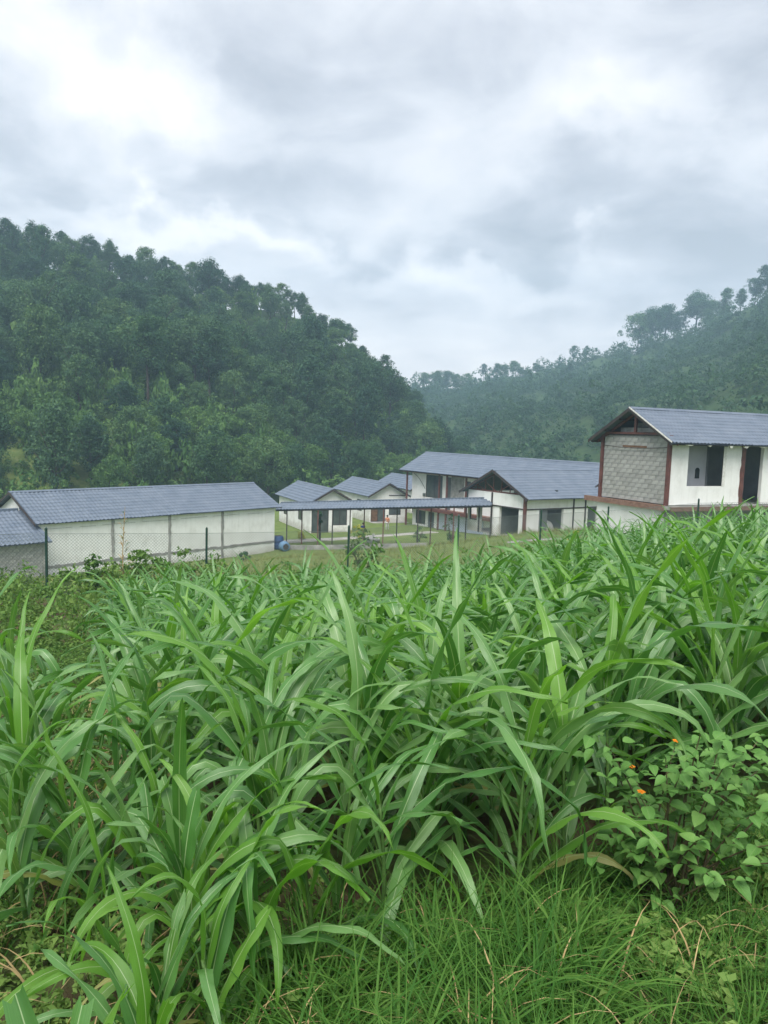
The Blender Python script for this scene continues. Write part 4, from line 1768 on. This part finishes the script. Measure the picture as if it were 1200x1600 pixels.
def maize_plan(rg, Hc, cutp=.05, lean=None):
    """(stalk index, stalk height, [(leaf kind, index, height, azimuth, scale, tilt)])"""
    hs = Hc * rg.uniform(.50, .62)
    n = rg.randint(8, 11)
    a0 = rg.gauss(0, .75)
    leaves = []
    sc = min(1.1, .28 + .58 * Hc)
    for k in range(n):
        t_ = (k + .5) / n
        h = hs * (.14 + .86 * t_)
        kind = 'low' if t_ < .25 else ('mid' if t_ < .78 else 'whorl')
        if kind != 'low' and rg.random() < cutp:
            kind = 'cut'
        idx = rg.randrange(len(LEAF[kind]))
        az = a0 + (k % 2) * PI + rg.gauss(0, .45)
        leaves.append((kind, idx, h, az, sc * rg.uniform(.85, 1.15), rg.gauss(0, .08)))
    return rg.randrange(5), hs, leaves


def maize_plant(x, y, Hc, rg, label, group=None, cutp=.05, rz=0.0, young=.0):
    lx, ly = rg.gauss(-.03, .06), rg.gauss(0, .06)
    P = thing('maize_plant', label, 'maize plant', (x, y, gz(x, y)), rz, group)
    P.rotation_euler = (ly, lx, rz)
    si, hs, leaves = maize_plan(rg, Hc, cutp)
    me, bx, by = STALKS[si]
    obj('stalk', me, None, P, scale=(1, 1, hs))
    for kind, i, h, az, sc, tilt in leaves:
        t_ = h / hs
        mat = 'maize_leaf_pale' if kind == 'low' and rg.random() < .16 else 'maize_leaf_young' if (kind == 'whorl' and rg.random() < .30) or rg.random() < young else 'maize_leaf'
        obj('leaf', leaf_mesh(kind, i, mat), None, P, (bx * t_ * t_, by * t_ * t_, h), (0, tilt, az), sc)
    return P


def front_edge(px):
    return float(np.interp(px, [100, 250, 340, 400, 500, 600, 850, 950, 1050, 1200, 1400], [1.9, 1.8, 1.95, 2.25, 2.45, 2.55, 2.75, 3.4, 3.9, 4.2, 4.6]))


def canopy_height(x, y, rg):
    u = x / y
    h = np.interp(y, [1.8, 2.3, 2.9, 4.0, 7, 11, 20], [.46, .66, .97, 1.16, 1.29, 1.37, 1.37])
    h *= 1 + .16 * min(1, max(0, (u - .1) / .25))
    if y > 7 and u > .22:
        h *= 1.10
    if y > 7 and u < .18:
        h *= .93
    if u < -.2 and y < 4:
        h *= .85
    return h * rg.uniform(.80, 1.24)


def maize_field():
    rg = random.Random(2024)
    pts = []
    sp = .34
    y = 1.8
    while y < 23:
        x = -.44 * y - .3
        while x < .76 * y + .4:
            xx, yy = x + rg.uniform(-.17, .17), y + rg.uniform(-.17, .17)
            x += sp
            px = 600 + FPX * xx / yy
            left = -.335 + .03 * math.sin(yy * 1.3)
            if yy < 3.4:
                left = -.40
            if xx / yy < left or px > 1480 or yy < front_edge(px):
                continue
            back = np.interp(px, [100, 300, 600, 800, 950, 1200], [14.5, 16.0, 18.0, 19.0, 21.0, 22.5])
            if yy > back + rg.uniform(-.6, .6):
                continue
            if rg.random() < .04:
                continue
            pts.append((xx, yy))
        sp = .25 if y < 2.5 else .34
        y += sp * .95
    # leftover plants in the trodden gap on the left
    pts += [(-1.85, 3.85), (-2.35, 4.85), (-3.0, 5.95), (-3.5, 7.2), (-2.0, 4.1), (-1.62, 3.25), (-2.05, 4.35), (-2.75, 5.6), (-3.45, 6.4), (-4.9, 9.6), (-1.38, 2.9)]
    pts.sort(key=lambda p_: p_[1] + (40 if 600 + FPX * p_[0] / p_[1] > 1290 else 0))
    near, far = pts[:291], pts[291:]
    for x, y in near:
        Hc = canopy_height(x, y, rg)
        young = .45 if y < 2.6 else .10
        if x / y < -.36:
            lab, grp = 'maize plant along the trodden left edge of the stand', 'maize plants at the left edge'
        elif y < front_edge(600 + FPX * x / y) + .55:
            lab, grp = 'leafy maize plant in the front row of the dense stand above the grass', 'maize plants in the front row'
        else:
            u_ = x / y
            side = 'on the left side' if u_ < -.12 else ('in the middle' if u_ < .2 else 'on the right side')
            dep = 'just behind the front rows' if y < 4.6 else 'deep inside it'
            lab, grp = f'green maize plant {side} of the dense stand, {dep}', f'maize plants {side} of the stand, {dep}'
        maize_plant(x, y, Hc, rg, lab, grp, .16 if y < 3.0 else .04, 0.0, young)
    # the farther plants, past the count, joined
    Vs, Fs, UVs, Ts, n = [], [], [], [], 0
    for x, y in far:
        Hc = canopy_height(x, y, rg)
        g_ = gz(x, y)
        si, hs, leaves = maize_plan(rg, Hc)
        for kind, i, h, az, sc, tilt in leaves:
            V, F, UV = LEAF[kind][i]
            V, UVq = V.reshape(17, 5, 3)[::2, ::2].reshape(-1, 3), UV.reshape(17, 5, 2)[::2, ::2].reshape(-1, 2)
            Fq = np.array([(a * 3 + k, a * 3 + k + 1, a * 3 + k + 4, a * 3 + k + 3) for a in range(8) for k in range(2)])
            c, s_ = math.cos(az), math.sin(az)
            W = np.stack([V[:, 0] * c - V[:, 1] * s_, V[:, 0] * s_ + V[:, 1] * c, V[:, 2]], 1) * sc + [x, y, g_ + h]
            Vs.append(W)
            Fs.append(Fq + n)
            UVs.append(UVq)
            Ts.append(np.full(len(W), rg.random() + (.5 if kind == 'whorl' else 0)))
            n += len(W)
        # stalk as a slim square bar
        w = .010
        W = np.array([(dx * w, dy * w, zz) for zz in (-.05, hs) for dx, dy in ((-1, -1), (1, -1), (1, 1), (-1, 1))]) + [x, y, g_]
        Vs.append(W)
        Fs.append(np.array([(0, 1, 5, 4), (1, 2, 6, 5), (2, 3, 7, 6), (3, 0, 4, 7)]) + n)
        UVs.append(np.tile([.2, .3], (8, 1)))
        Ts.append(np.full(8, .5))
        n += 8
    me = mesh_np('far_maize', np.concatenate(Vs), np.concatenate(Fs), uv=np.concatenate(UVs), tint=np.concatenate(Ts), smooth=True)
    o = obj('far_maize', me, 'maize_leaf')
    tag(o, 'far rear part of the green maize stand in front of the fence', 'maize', kind='stuff')
    print('MAIZE', len(near), len(far), 'last near y', near[-1][1])


maize_field()


# hand-placed plants that stand out
def hero(px, Y, Hc, seed, label, cutp=0, rz=0.0, young=.2, extra=(), bare=False):
    rg = random.Random(seed)
    g_ = ground_at(px, Y)
    if bare:
        P = thing('maize_plant', label, 'maize plant', g_, rz)
        obj('stalk', STALKS[0][0], None, P, scale=(1.2, 1.2, Hc))
    else:
        P = maize_plant(g_.x, Y, Hc, rg, label, None, cutp, rz, young)
    for kind, i, h, az, sc, tilt, mat in extra:
        obj('leaf', leaf_mesh(kind, i, mat), None, P, (0, 0, h), (0, tilt, az), sc)
    return P


hero(612, 3.45, 1.30, 5, 'tall maize plant in the centre with one stiff upright broad leaf', 0, .3, .2,
     [('whorl', 3, .45, -1.4, 1.15, -.12, 'maize_leaf'), ('mid', 4, .36, -.9, .85, .15, 'maize_leaf'), ('mid', 7, .3, -2.4, .8, .2, 'maize_leaf')])
hero(1025, 5.6, 1.85, 8, 'tallest maize clump on the right with long upright pale leaves', 0, 1.2, .6,
     [('whorl', k, .5, k * 1.05, 1.3, .05 * k, 'maize_leaf_young') for k in range(5)])
hero(1150, 4.6, 1.35, 12, 'maize plant at the right with a leaf arching far over the bush', 0, 2.6, .1, [('mid', 2, .75, 2.9, 1.25, -.1, 'maize_leaf')])
hero(15, 3.6, 1.25, 13, 'lone maize plant at the left picture edge with drooping broad leaves', 0, .8, .1)
hero(75, 1.55, .22, 22, 'foreground maize with broad torn-off leaf tips in the lower left corner', .2, 0, .4,
     [('cut', 0, .05, .25, .95, -.10, 'maize_leaf_young'), ('cut', 3, .08, -.5, .92, -.18, 'maize_leaf'), ('cut', 2, .06, 2.6, .85, -.05, 'maize_leaf'),
      ('cut', 1, .12, 1.3, .8, -.1, 'maize_leaf'), ('low', 2, .05, 3.6, .6, .1, 'maize_leaf'), ('low', 5, .04, .8, .5, .1, 'maize_leaf')], bare=True)
hero(330, 2.05, .55, 23, 'short foreground maize with curling leaves left of the grass', .3, .4, .4)
hero(240, 1.75, .50, 25, 'small foreground maize between the torn plant and the grass', .3, 1.9, .5)


# ------------------------------------------------------------------ grasses and weeds
def blades(name, mat, spots, L, Wd, droop, seed, nseg=5, clump=0):
    """arching grass blades at spots (x, y): real strips, joined"""
    rng = np.random.default_rng(seed)
    P = np.asarray(spots)
    n = len(P)
    z = gz(P[:, 0], P[:, 1])
    ln = L[0] + (L[1] - L[0]) * rng.random(n)
    az = rng.uniform(0, 2 * PI, n)
    if clump:                                    # blades of a tuft fan out from its middle
        cen = np.repeat(P[:n // clump * clump].reshape(-1, clump, 2).mean(1), clump, 0)
        m_ = len(cen)
        az[:m_] = np.arctan2(P[:m_, 1] - cen[:, 1], P[:m_, 0] - cen[:, 0]) + rng.normal(0, .5, m_)
        tl = np.repeat(rng.uniform(.55, 1.15, m_ // clump), clump)
        ln[:m_] *= tl
    th0 = rng.uniform(.03, .45, n)
    th1 = rng.uniform(*droop, n)
    wd = rng.uniform(*Wd, n)
    cx, cy, cz = P[:, 0].copy(), P[:, 1].copy(), z - .01
    Vs = []
    face = az + PI / 2 + rng.normal(0, .5, n)
    for i in range(nseg + 1):
        s = i / nseg
        th = th0 + (th1 - th0) * s ** 1.3
        if i:
            cx = cx + np.sin(th) * np.cos(az) * ln / nseg
            cy = cy + np.sin(th) * np.sin(az) * ln / nseg
            cz = cz + np.cos(th) * ln / nseg
        w = wd * (1 - s ** 2) * .5 + .0004
        dx, dy = np.cos(face) * w, np.sin(face) * w
        Vs += [np.stack([cx - dx, cy - dy, cz], 1), np.stack([cx + dx, cy + dy, cz + w * .3], 1)]
    V = np.stack(Vs, 1).reshape(-1, 3)
    k = 2 * (nseg + 1)
    b = (np.arange(n) * k)[:, None]
    F = np.concatenate([b + [2 * i, 2 * i + 1, 2 * i + 3, 2 * i + 2] for i in range(nseg)])
    T = np.repeat(np.clip(rng.normal(.45, .22, n), 0, 1), k)
    return obj(name, mesh_np(name, V, F, tint=T, smooth=True), mat)


def region(rng, n, y0, y1, p0, p1, keep=None, clump=0, rad=.06):
    out = []
    while len(out) < n:
        Y = math.sqrt(rng.uniform(y0 * y0, y1 * y1))
        px = rng.uniform(p0, p1)
        x = (px - 600) / FPX * Y
        if keep and not keep(px, Y):
            continue
        if clump:
            for _ in range(clump):
                out.append((x + rng.normal(0, rad), Y + rng.normal(0, rad)))
        else:
            out.append((x, Y))
    return out


rng = np.random.default_rng(31)
sp = region(rng, 4400, 1.4, 3.6, 380, 960, lambda px, Y: Y < front_edge(px) + .15 and (px > 420 or Y > 1.9), 16, .045)
tag(blades('tall_grass', 'grass_blade', sp, (.18, .52), (.0028, .0105), (1.0, 2.8), 1, 6, 16), 'long fine arching green grass in the foreground before the maize', 'grass', kind='stuff')
sp = region(rng, 5600, 1.3, 4.4, 820, 1330, lambda px, Y: Y < front_edge(px), 10, .07) + region(rng, 5000, 1.3, 5.0, 1330, 2100, None, 10, .07)
tag(blades('short_grass', 'grass_blade', sp, (.10, .30), (.003, .007), (.8, 2.4), 2, 5, 10), 'short green grass at the lower right below the flowering bush', 'grass', kind='stuff')
sp = region(rng, 6400, 1.4, 14, -120, 430, lambda px, Y: px < 430 and (Y < 3.2 or px < 160), 8, .10)
tag(blades('edge_grass', 'grass_blade', sp, (.10, .34), (.004, .009), (.8, 2.2), 3), 'patchy green grass on the trodden soil at the left', 'grass', kind='stuff')
sp = region(rng, 1500, 1.8, 9, -120, 330, None, 6, .15) + region(rng, 240, 1.5, 3.2, 330, 1250, None, 6, .12)
tag(blades('straw_litter', 'dry_stem', sp, (.12, .40), (.003, .008), (1.5, 1.75), 4), 'dry straw and dead stalks littering the soil and grass', 'straw', kind='stuff')
sp = region(rng, 15000, 23.5, 60, -60, 960, lambda px, Y: Y < 44 or px > 380, 4, .2)
tag(blades('lawn_grass', 'dry_grass', sp, (.12, .38), (.012, .03), (.4, 1.6), 5, 3), 'yellowish rough grass on the slope between fence and white buildings', 'grass', kind='stuff')


def weed_patch(name, spots, size, per, seed, label, mat='weed_leaf'):
    o = bush_mass(name, mat, spots, size, per, seed)
    tag(o, label, 'weeds', kind='stuff')


def weeds():
    rng = np.random.default_rng(61)
    sp = [(x, y, rng.uniform(.3, .75), rng.uniform(.8, 1.4)) for x, y in region(rng, 210, 13.0, 23.5, -80, 340)]
    sp += [(x, y, rng.uniform(.25, .6), rng.uniform(.8, 1.3)) for x, y in region(rng, 130, 19.5, 25.5, 330, 1000)]
    weed_patch('fence_weeds', sp, .15, 130, 1300, 'tangled green weeds along the foot of the fence')
    sp = [(x, y, rng.uniform(.08, .26), rng.uniform(.6, 1.1)) for x, y in region(rng, 420, 2.6, 14, -110, 210)]
    weed_patch('ground_weeds', sp, .22, 90, 1400, 'low broadleaf weeds on the bare strip at the left')
    sp = [(x, y, rng.uniform(.05, .13), rng.uniform(.5, 1.0)) for x, y in region(rng, 380, 1.4, 4.4, 850, 1600, lambda px, Y: Y < front_edge(px))]
    sp += [(x, y, rng.uniform(.05, .12), rng.uniform(.5, 1.0)) for x, y in region(rng, 230, 1.45, 3.2, -90, 860)]
    weed_patch('foreground_weeds', sp, .34, 70, 1500, 'low leafy weeds scattered through the grass at the bottom of the picture')


weeds()


def shrub(px, Y, s, seed, label, mat='weed_leaf', sz=1.0, size=.14, per=420, name='shrub', cat='shrub', z=None):
    p = ground_at(px, Y)
    P = thing(name, label, cat, (p.x, Y, p.z - .05))
    V, F, T = crown_arrays(seed, s, 1.5 * s * sz, .12 * s, 16, per / 16, size)
    obj('foliage', mesh_np('foliage', V, F, tint=T), mat, P)
    r_ = random.Random(seed)
    for k in range(5):
        m = MB()
        a = r_.uniform(0, 6.28)
        e = Vector((math.cos(a) * s * .5, math.sin(a) * s * .5, 1.1 * s * sz))
        m.tube([(0, 0, -.15), e * .5 + Vector((0, 0, .1)), e], [.022, .015, .006], 5)
        m.build('stem', 'bush_stem', P)
    return P


shrub(572, 25.6, 1.15, 81, 'bushy green shrub growing at the fence post in the middle', sz=.9)
shrub(215, 20.0, 1.0, 82, 'leafy shrub at the fence below the dry flower stalk')
shrub(285, 20.5, .95, 83, 'leafy shrub at the fence beside the second post')
shrub(140, 20.5, .8, 84, 'small leafy shrub at the fence beside the leftmost post')
shrub(383, 50, .45, 85, 'small dark shrub at the foot of the long white wall', 'tree_leaf')
shrub(563, 63.5, .75, 86, 'yellow-leaved shrub beside the path behind the walkway', 'yellow_leaf')
shrub(471, 63.2, .5, 87, 'yellow-green shrub beside the nearest gabled house', 'yellow_leaf')
shrub(707, 55.5, .75, 88, 'dark conical shrub in front of the pale blue panels', 'tree_leaf', sz=2.4)
shrub(656, 61, .7, 89, 'dark bushy shrub under the covered walkway near its middle posts', 'tree_leaf', sz=1.2)
shrub(1110, 30, .7, 90, 'green weedy shrub under the edge of the raised house')
shrub(1175, 29.5, .7, 91, 'green weedy shrub at the right edge under the raised house')
shrub(900, 33.5, .5, 92, 'yellowish shrub on the slope before the front wing', 'yellow_leaf')


def young_tree():
    p = ground_at(500, 62)
    P = thing('young_tree', 'young slender tree with narrow dark crown beside the walkway posts', 'tree', (p.x, 62, p.z))
    m = MB()
    m.tube([(0, 0, -.2), (.03, 0, .8), (0, .02, 1.6), (.02, 0, 2.5)], [.10, .09, .07, .03], 7)
    m.build('trunk', 'bark', P)
    V, F, T = crown_arrays(5, .55, 1.5, 1.35, 12, 40, .18)
    obj('crown', mesh_np('crown', V, F, tint=T), 'tree_leaf_dark', P)


young_tree()


def dry_stalk():
    p = ground_at(193, 20.3)
    top = at(196, 792, 20.3)
    H = top.z - p.z
    P = thing('dry_flower_stalk', 'tall dry brown flower stalk standing in front of the white wall', 'plant', (p.x, 20.3, p.z))
    m = MB()
    m.tube([(0, 0, -.1), (-.03, 0, H * .5), (.04, 0, H)], [.018, .014, .006], 6)
    m.build('stem', 'dry_stem', P)
    r_ = random.Random(2)
    for k in range(34):
        z = H * (.25 + .70 * k / 34)
        a = r_.uniform(0, 6.28)
        m = MB()
        l = r_.uniform(.1, .42) * (1.1 - k / 40)
        e = Vector((math.cos(a) * l, math.sin(a) * l, z + l * r_.uniform(.2, .9)))
        b = Vector((0, 0, z))
        sd_ = Vector((-math.sin(a), math.cos(a), 0)) * .014
        mid = (b + e) / 2 + Vector((0, 0, .05))
        m.add([b, mid - sd_, e, mid + sd_, mid + Vector((0, 0, .012))], [(0, 1, 4), (1, 2, 4), (2, 3, 4), (3, 0, 4), (0, 3, 2, 1)])
        m.build('dry_leaf', 'dry_stem' if k % 3 else 'weed_leaf', P)


dry_stalk()


# ------------------------------------------------------------------ flowering bush at the lower right
def ovate_leaf(seed, L=.075, W=.052):
    r_ = random.Random(seed)
    n, nc = 9, 5
    V, UV = [], []
    bend = r_.uniform(.3, .9)
    for i in range(n + 1):
        s = i / n
        w = W * .5 * (math.sin(PI * min(1, s ** .72)) ** .8) if 0 < s < 1 else .0006
        ser = 1 + .07 * (i % 2)
        for k in range(nc):
            q = -1 + 2 * k / (nc - 1)
            V.append((L * s, w * q * ser, abs(q) * w * .38 - bend * L * s * s * .35 + .0025 * math.sin(9 * s * PI) * abs(q)))
            UV.append((k / (nc - 1), s))
    F = [(i * nc + k, i * nc + k + 1, (i + 1) * nc + k + 1, (i + 1) * nc + k) for i in range(n) for k in range(nc - 1)]
    me = mesh_np('leaf', V, np.array(F), uv=UV, smooth=True)
    me.materials.append(MATS['lantana_leaf'])
    return me


def flowering_bush():
    lv = [ovate_leaf(k, .072 + .006 * (k % 3), .05 + .004 * (k % 2)) for k in range(7)]
    base = ground_at(1085, 3.1)
    P = thing('flowering_bush', 'leafy bush with small orange flower heads at the lower right', 'bush', (base.x, base.y, base.z))
    r_ = random.Random(19)
    o = P.location
    tips = []
    # stem tips chosen over the bush's dome, from photo columns and rows
    targets = [(940, 1150), (955, 1190), (965, 1260), (960, 1310), (1070, 1190), (1120, 1175), (1150, 1190), (985, 1205), (1000, 1285), (985, 1330), (1040, 1180), (1055, 1165), (1075, 1220), (1095, 1145), (1130, 1150), (1165, 1170), (1060, 1275),
               (1110, 1240), (1150, 1230), (1190, 1200), (1045, 1340), (1095, 1310), (1140, 1300), (1180, 1270), (1205, 1320), (1010, 1370), (1050, 1395), (1110, 1370), (1165, 1375), (1200, 1440), (1230, 1240), (1235, 1350), (1000, 1245), (1020, 1310), (1130, 1200), (1190, 1150)]
    bush_filler(P, targets, lv)
    n_leaf = 0
    for ti, (px, py) in enumerate(targets):
        Yt = 2.95 + r_.uniform(-.28, .30) + (1395 - py) * .0009
        e = at(px, py, Yt) - o
        b = Vector((r_.uniform(-.12, .12), r_.uniform(-.1, .1), -.02))
        mid = b.lerp(e, .55) + Vector((0, 0, .10))
        m = MB()
        pts = []
        K = 7
        for k in range(K + 1):
            t_ = k / K
            pts.append(b * (1 - t_) ** 2 + mid * 2 * t_ * (1 - t_) + e * t_ * t_)
        m.tube(pts, [.0065 - .0045 * k / K for k in range(K + 1)], 5)
        m.build('stem', 'bush_stem', P)
        for k in range(4):
            t_ = 1 - k * .135
            c = b * (1 - t_) ** 2 + mid * 2 * t_ * (1 - t_) + e * t_ * t_
            a0 = r_.uniform(0, PI) if k == 0 else a0 + PI / 2 + r_.gauss(0, .25)
            for sgn in (0, PI):
                if n_leaf >= 298:
                    continue
                sc = (.60 if k == 0 else .86) * r_.uniform(.8, 1.3)
                # leaves tilt towards the open side, blade up
                obj('leaf', r_.choice(lv), None, P, c, (r_.gauss(0, .25), r_.uniform(-.25, .35), a0 + sgn), sc)
                n_leaf += 1
        if ti in (11, 7, 32):
            h = obj('flower_head', FLOWER['petal_orange'], None, P, e + Vector((0, -.01, .022)))
            obj('flower_centre', FLOWER['petal_yellow'], None, h, (0, 0, .002), scale=.55)


def bush_filler(P, targets, lv):
    """the many leaves deeper in the bush, past the count, joined as one part"""
    r_ = random.Random(77)
    Vs, Fs, UVs, n = [], [], [], 0
    base = [np.array([v.co[:] for v in me.vertices]) for me in lv]
    fc = np.array([tuple(q.vertices) for q in lv[0].polygons])
    nr = len(base[0]) // 5
    uv = np.array([(k / 4, i / (nr - 1)) for i in range(nr) for k in range(5)])
    for _ in range(430):
        px, py = r_.choice(targets)
        e = at(px + r_.gauss(0, 26), py + abs(r_.gauss(0, 34)), 3.05 + r_.uniform(-.2, .5)) - P.location
        if e.z < .06:
            continue
        M = Matrix.Rotation(r_.uniform(0, 6.28), 3, 'Z') @ Matrix.Rotation(r_.uniform(-.25, .45), 3, 'Y') @ Matrix.Rotation(r_.gauss(0, .3), 3, 'X')
        V = base[r_.randrange(len(base))] @ np.array(M).T * r_.uniform(.5, .95) + np.array(e)
        Vs.append(V)
        Fs.append(fc + n)
        UVs.append(uv)
        n += len(V)
    me = mesh_np('inner_leaves', np.concatenate(Vs), np.concatenate(Fs), uv=np.concatenate(UVs), smooth=True)
    obj('inner_leaves', me, 'lantana_leaf', P)['kind'] = 'stuff'


def flower_mesh(mat):
    m = MB()
    r_ = random.Random(3)
    for k in range(16):
        th = k * 2.4
        rr = .0155 * math.sqrt(k / 16)
        c = Vector((math.cos(th) * rr, math.sin(th) * rr, .010 - rr * .35))
        for q in range(5):
            a = q * 1.257 + k
            d = Vector((math.cos(a), math.sin(a), .15)) * .0052
            s_ = Vector((-math.sin(a), math.cos(a), 0)) * .0026
            m.add([c, c + d * .6 + s_, c + d, c + d * .6 - s_], [(0, 1, 2, 3)])
    me = m.mesh('flower_head')
    me.materials.append(MATS[mat])
    return me


FLOWER = {k: flower_mesh(k) for k in ('petal_orange', 'petal_yellow')}
flowering_bush()


# ------------------------------------------------------------------ people, barrels
def person(px, Y, H, label, top, legs, lean=0.0, step=.10, rz=0.0, skirt=False, arm=(.12, .12)):
    p = ground_at(px, Y)
    P = thing('person', label, 'person', (p.x, Y, p.z + .05), rz)
    s = H / 1.7
    J = {'pelvis': (0, 0, .92), 'chest': (0, -lean * .3, 1.28), 'neck': (0, -lean * .45, 1.47), 'head': (0, -lean * .5, 1.60), 'crown': (0, -lean * .5, 1.68)}
    for sg, nm in ((-1, 'l'), (1, 'r')):
        J['hip' + nm] = (.10 * sg, 0, .88)
        J['knee' + nm] = (.11 * sg, -.04 + step * sg, .48)
        J['ank' + nm] = (.11 * sg, step * 2.0 * sg, .07)
        J['toe' + nm] = (.12 * sg, step * 2.0 * sg - .16, .03)
        J['sho' + nm] = (.19 * sg, -lean * .4, 1.40)
        J['elb' + nm] = (.25 * sg, -lean * .4 + .03, 1.12)
        J['wri' + nm] = (.25 * sg, -lean * .5 - arm[0 if sg < 0 else 1], .90)
        J['han' + nm] = (.24 * sg, -lean * .5 - arm[0 if sg < 0 else 1] * 1.3, .80)
    E = [('pelvis', 'chest'), ('chest', 'neck'), ('neck', 'head'), ('head', 'crown')]
    for nm in 'lr':
        E += [('pelvis', 'hip' + nm), ('hip' + nm, 'knee' + nm), ('knee' + nm, 'ank' + nm), ('ank' + nm, 'toe' + nm),
              ('chest', 'sho' + nm), ('sho' + nm, 'elb' + nm), ('elb' + nm, 'wri' + nm), ('wri' + nm, 'han' + nm)]
    rad = dict(pelvis=.13, chest=.14, neck=.055, head=.098, crown=.07, hip=.085, knee=.058, ank=.04, toe=.035, sho=.062, elb=.042, wri=.03, han=.034)
    names = list(J)

    def skin(name, keys, edges, grow, mat, radf=None):
        idx = {k: i for i, k in enumerate(keys)}
        me = bpy.data.meshes.new(name)
        me.from_pydata([tuple(c * s for c in J[k]) for k in keys], [(idx[a], idx[b]) for a, b in edges if a in idx and b in idx], [])
        o = obj(name, me, mat, P)
        md = o.modifiers.new('skin', 'SKIN')
        md.use_smooth_shade = True
        lay = me.skin_vertices[0].data if me.skin_vertices else None
        if lay is None:
            return o
        for k, i in idx.items():
            b_ = k if k in rad else k[:-1]
            r__ = rad[b_] * s * grow
            lay[i].radius = (r__, r__ * (.72 if b_ in ('chest', 'pelvis') else 1))
            lay[i].use_root = (i == 0)
        sb = o.modifiers.new('sub', 'SUBSURF')
        sb.levels = sb.render_levels = 1
        return o
    skin('body', names, E, 1.0, 'skin')
    tk = ['pelvis', 'chest', 'shol', 'shor', 'elbl', 'elbr']
    skin('shirt', tk, E, 1.16, top)
    lk = ['pelvis', 'hipl', 'hipr', 'kneel', 'kneer', 'ankl', 'ankr']
    skin('trousers', lk, E, 1.15, legs)
    # hair cap
    V, F = [], []
    n, mrows = 10, 5
    for i in range(mrows + 1):
        ph = PI * .58 * i / mrows
        for k in range(n):
            a = 2 * PI * k / n
            V.append((.112 * s * math.sin(ph) * math.cos(a), -lean * .5 * s + .018 * s + .118 * s * math.sin(ph) * math.sin(a), 1.615 * s + .118 * s * math.cos(ph)))
    for i in range(mrows):
        for k in range(n):
            F.append((i * n + k, (i + 1) * n + k, (i + 1) * n + (k + 1) % n, i * n + (k + 1) % n))
    obj('hair', mesh_np('hair', np.array(V), np.array(F), smooth=True), 'hair', P)
    return P


person(568, 64.0, 1.25, 'small person in dark blue clothes walking on the pale path', 'cloth_blue', 'cloth_blue', 0, .10, .6)
person(606, 69.5, 1.45, 'person in salmon top and pale trousers standing by the middle gabled house', 'cloth_orange', 'cloth_pale', .15, .04, -.5, arm=(.25, .2))


def barrel(px, Y, r, h, mat, label, lying=False, rz=0.0):
    p = ground_at(px, Y)
    P = thing('barrel', label, 'barrel', (p.x, Y, p.z + (r if lying else 0)), rz)
    if lying:
        P.rotation_euler = (PI / 2, 0, rz)
    m = MB()
    prof = [(0, .86), (.04, .97), (.18, 1.0), (.30, 1.0), (.33, 1.05), (.36, 1.0), (.62, 1.0), (.65, 1.05), (.68, 1.0), (.86, .99), (.96, .9), (1.0, .82)]
    m.tube([(0, 0, h * a) for a, b in prof], [r * b for a, b in prof], 16)
    m.build('drum', mat, P, True)
    m = MB()
    m.tube([(0, 0, h), (0, 0, h + .03)], [r * .6, r * .6], 14)
    m.build('lid', 'dark_steel', P)
    return P


barrel(436, 59.6, .40, 1.05, 'blue_plastic', 'dark blue plastic water drum at the right corner of the long building')
barrel(443, 59.0, .38, .62, 'pale_blue_plastic', 'light blue plastic drum lying before the dark blue one', True, .5)


def sack(px, Y, label, s=1.0):
    p = ground_at(px, Y)
    P = thing('sack', label, 'sack', (p.x, Y, p.z))
    V, F = [], []
    n, k = 12, 6
    r_ = random.Random(5)
    for i in range(k + 1):
        t_ = i / k
        rad = (.30 + .10 * math.sin(t_ * PI)) * (1 if t_ < .8 else .55) * s
        for j in range(n):
            a = 2 * PI * j / n
            w = 1 + r_.uniform(-.08, .08)
            V.append((math.cos(a) * rad * 1.5 * w, math.sin(a) * rad * w, .5 * t_ * s + (.02 if i else -.05)))
    for i in range(k):
        for j in range(n):
            F.append((i * n + j, i * n + (j + 1) % n, (i + 1) * n + (j + 1) % n, (i + 1) * n + j))
    m = MB()
    m.add(V, F + [tuple(k * n + j for j in range(n))])
    m.build('body', 'cloth_pale', P, True)
    m = MB()
    m.tube([(0, 0, .48 * s), (.05, 0, .60 * s), (.02, .03, .70 * s)], [.10 * s, .05 * s, .12 * s], 8)
    m.build('tied_neck', 'cloth_pale', P, True)


sack(584, 60.8, 'white filled sack lying on the grass behind the kerb near the walkway')

# ------------------------------------------------------------------ haze
def haze():
    m = bpy.data.materials.new('haze')
    m.use_nodes = True
    t = m.node_tree
    t.nodes.clear()
    out = N(t, 'ShaderNodeOutputMaterial')
    v = N(t, 'ShaderNodeVolumePrincipled')
    v.inputs['Color'].default_value = (.56, .80, 1.0, 1)
    v.inputs['Density'].default_value = HAZE_DENSITY
    v.inputs['Anisotropy'].default_value = 0.15
    t.links.new(v.outputs[0], out.inputs['Volume'])
    b = MB()
    b.box(-520, 520, -520, 520, -16, 104)
    me = b.mesh('haze')
    me.materials.append(m)
    o = obj('haze', me)
    tag(o, kind='stuff')


HAZE_DENSITY = .0010
haze()
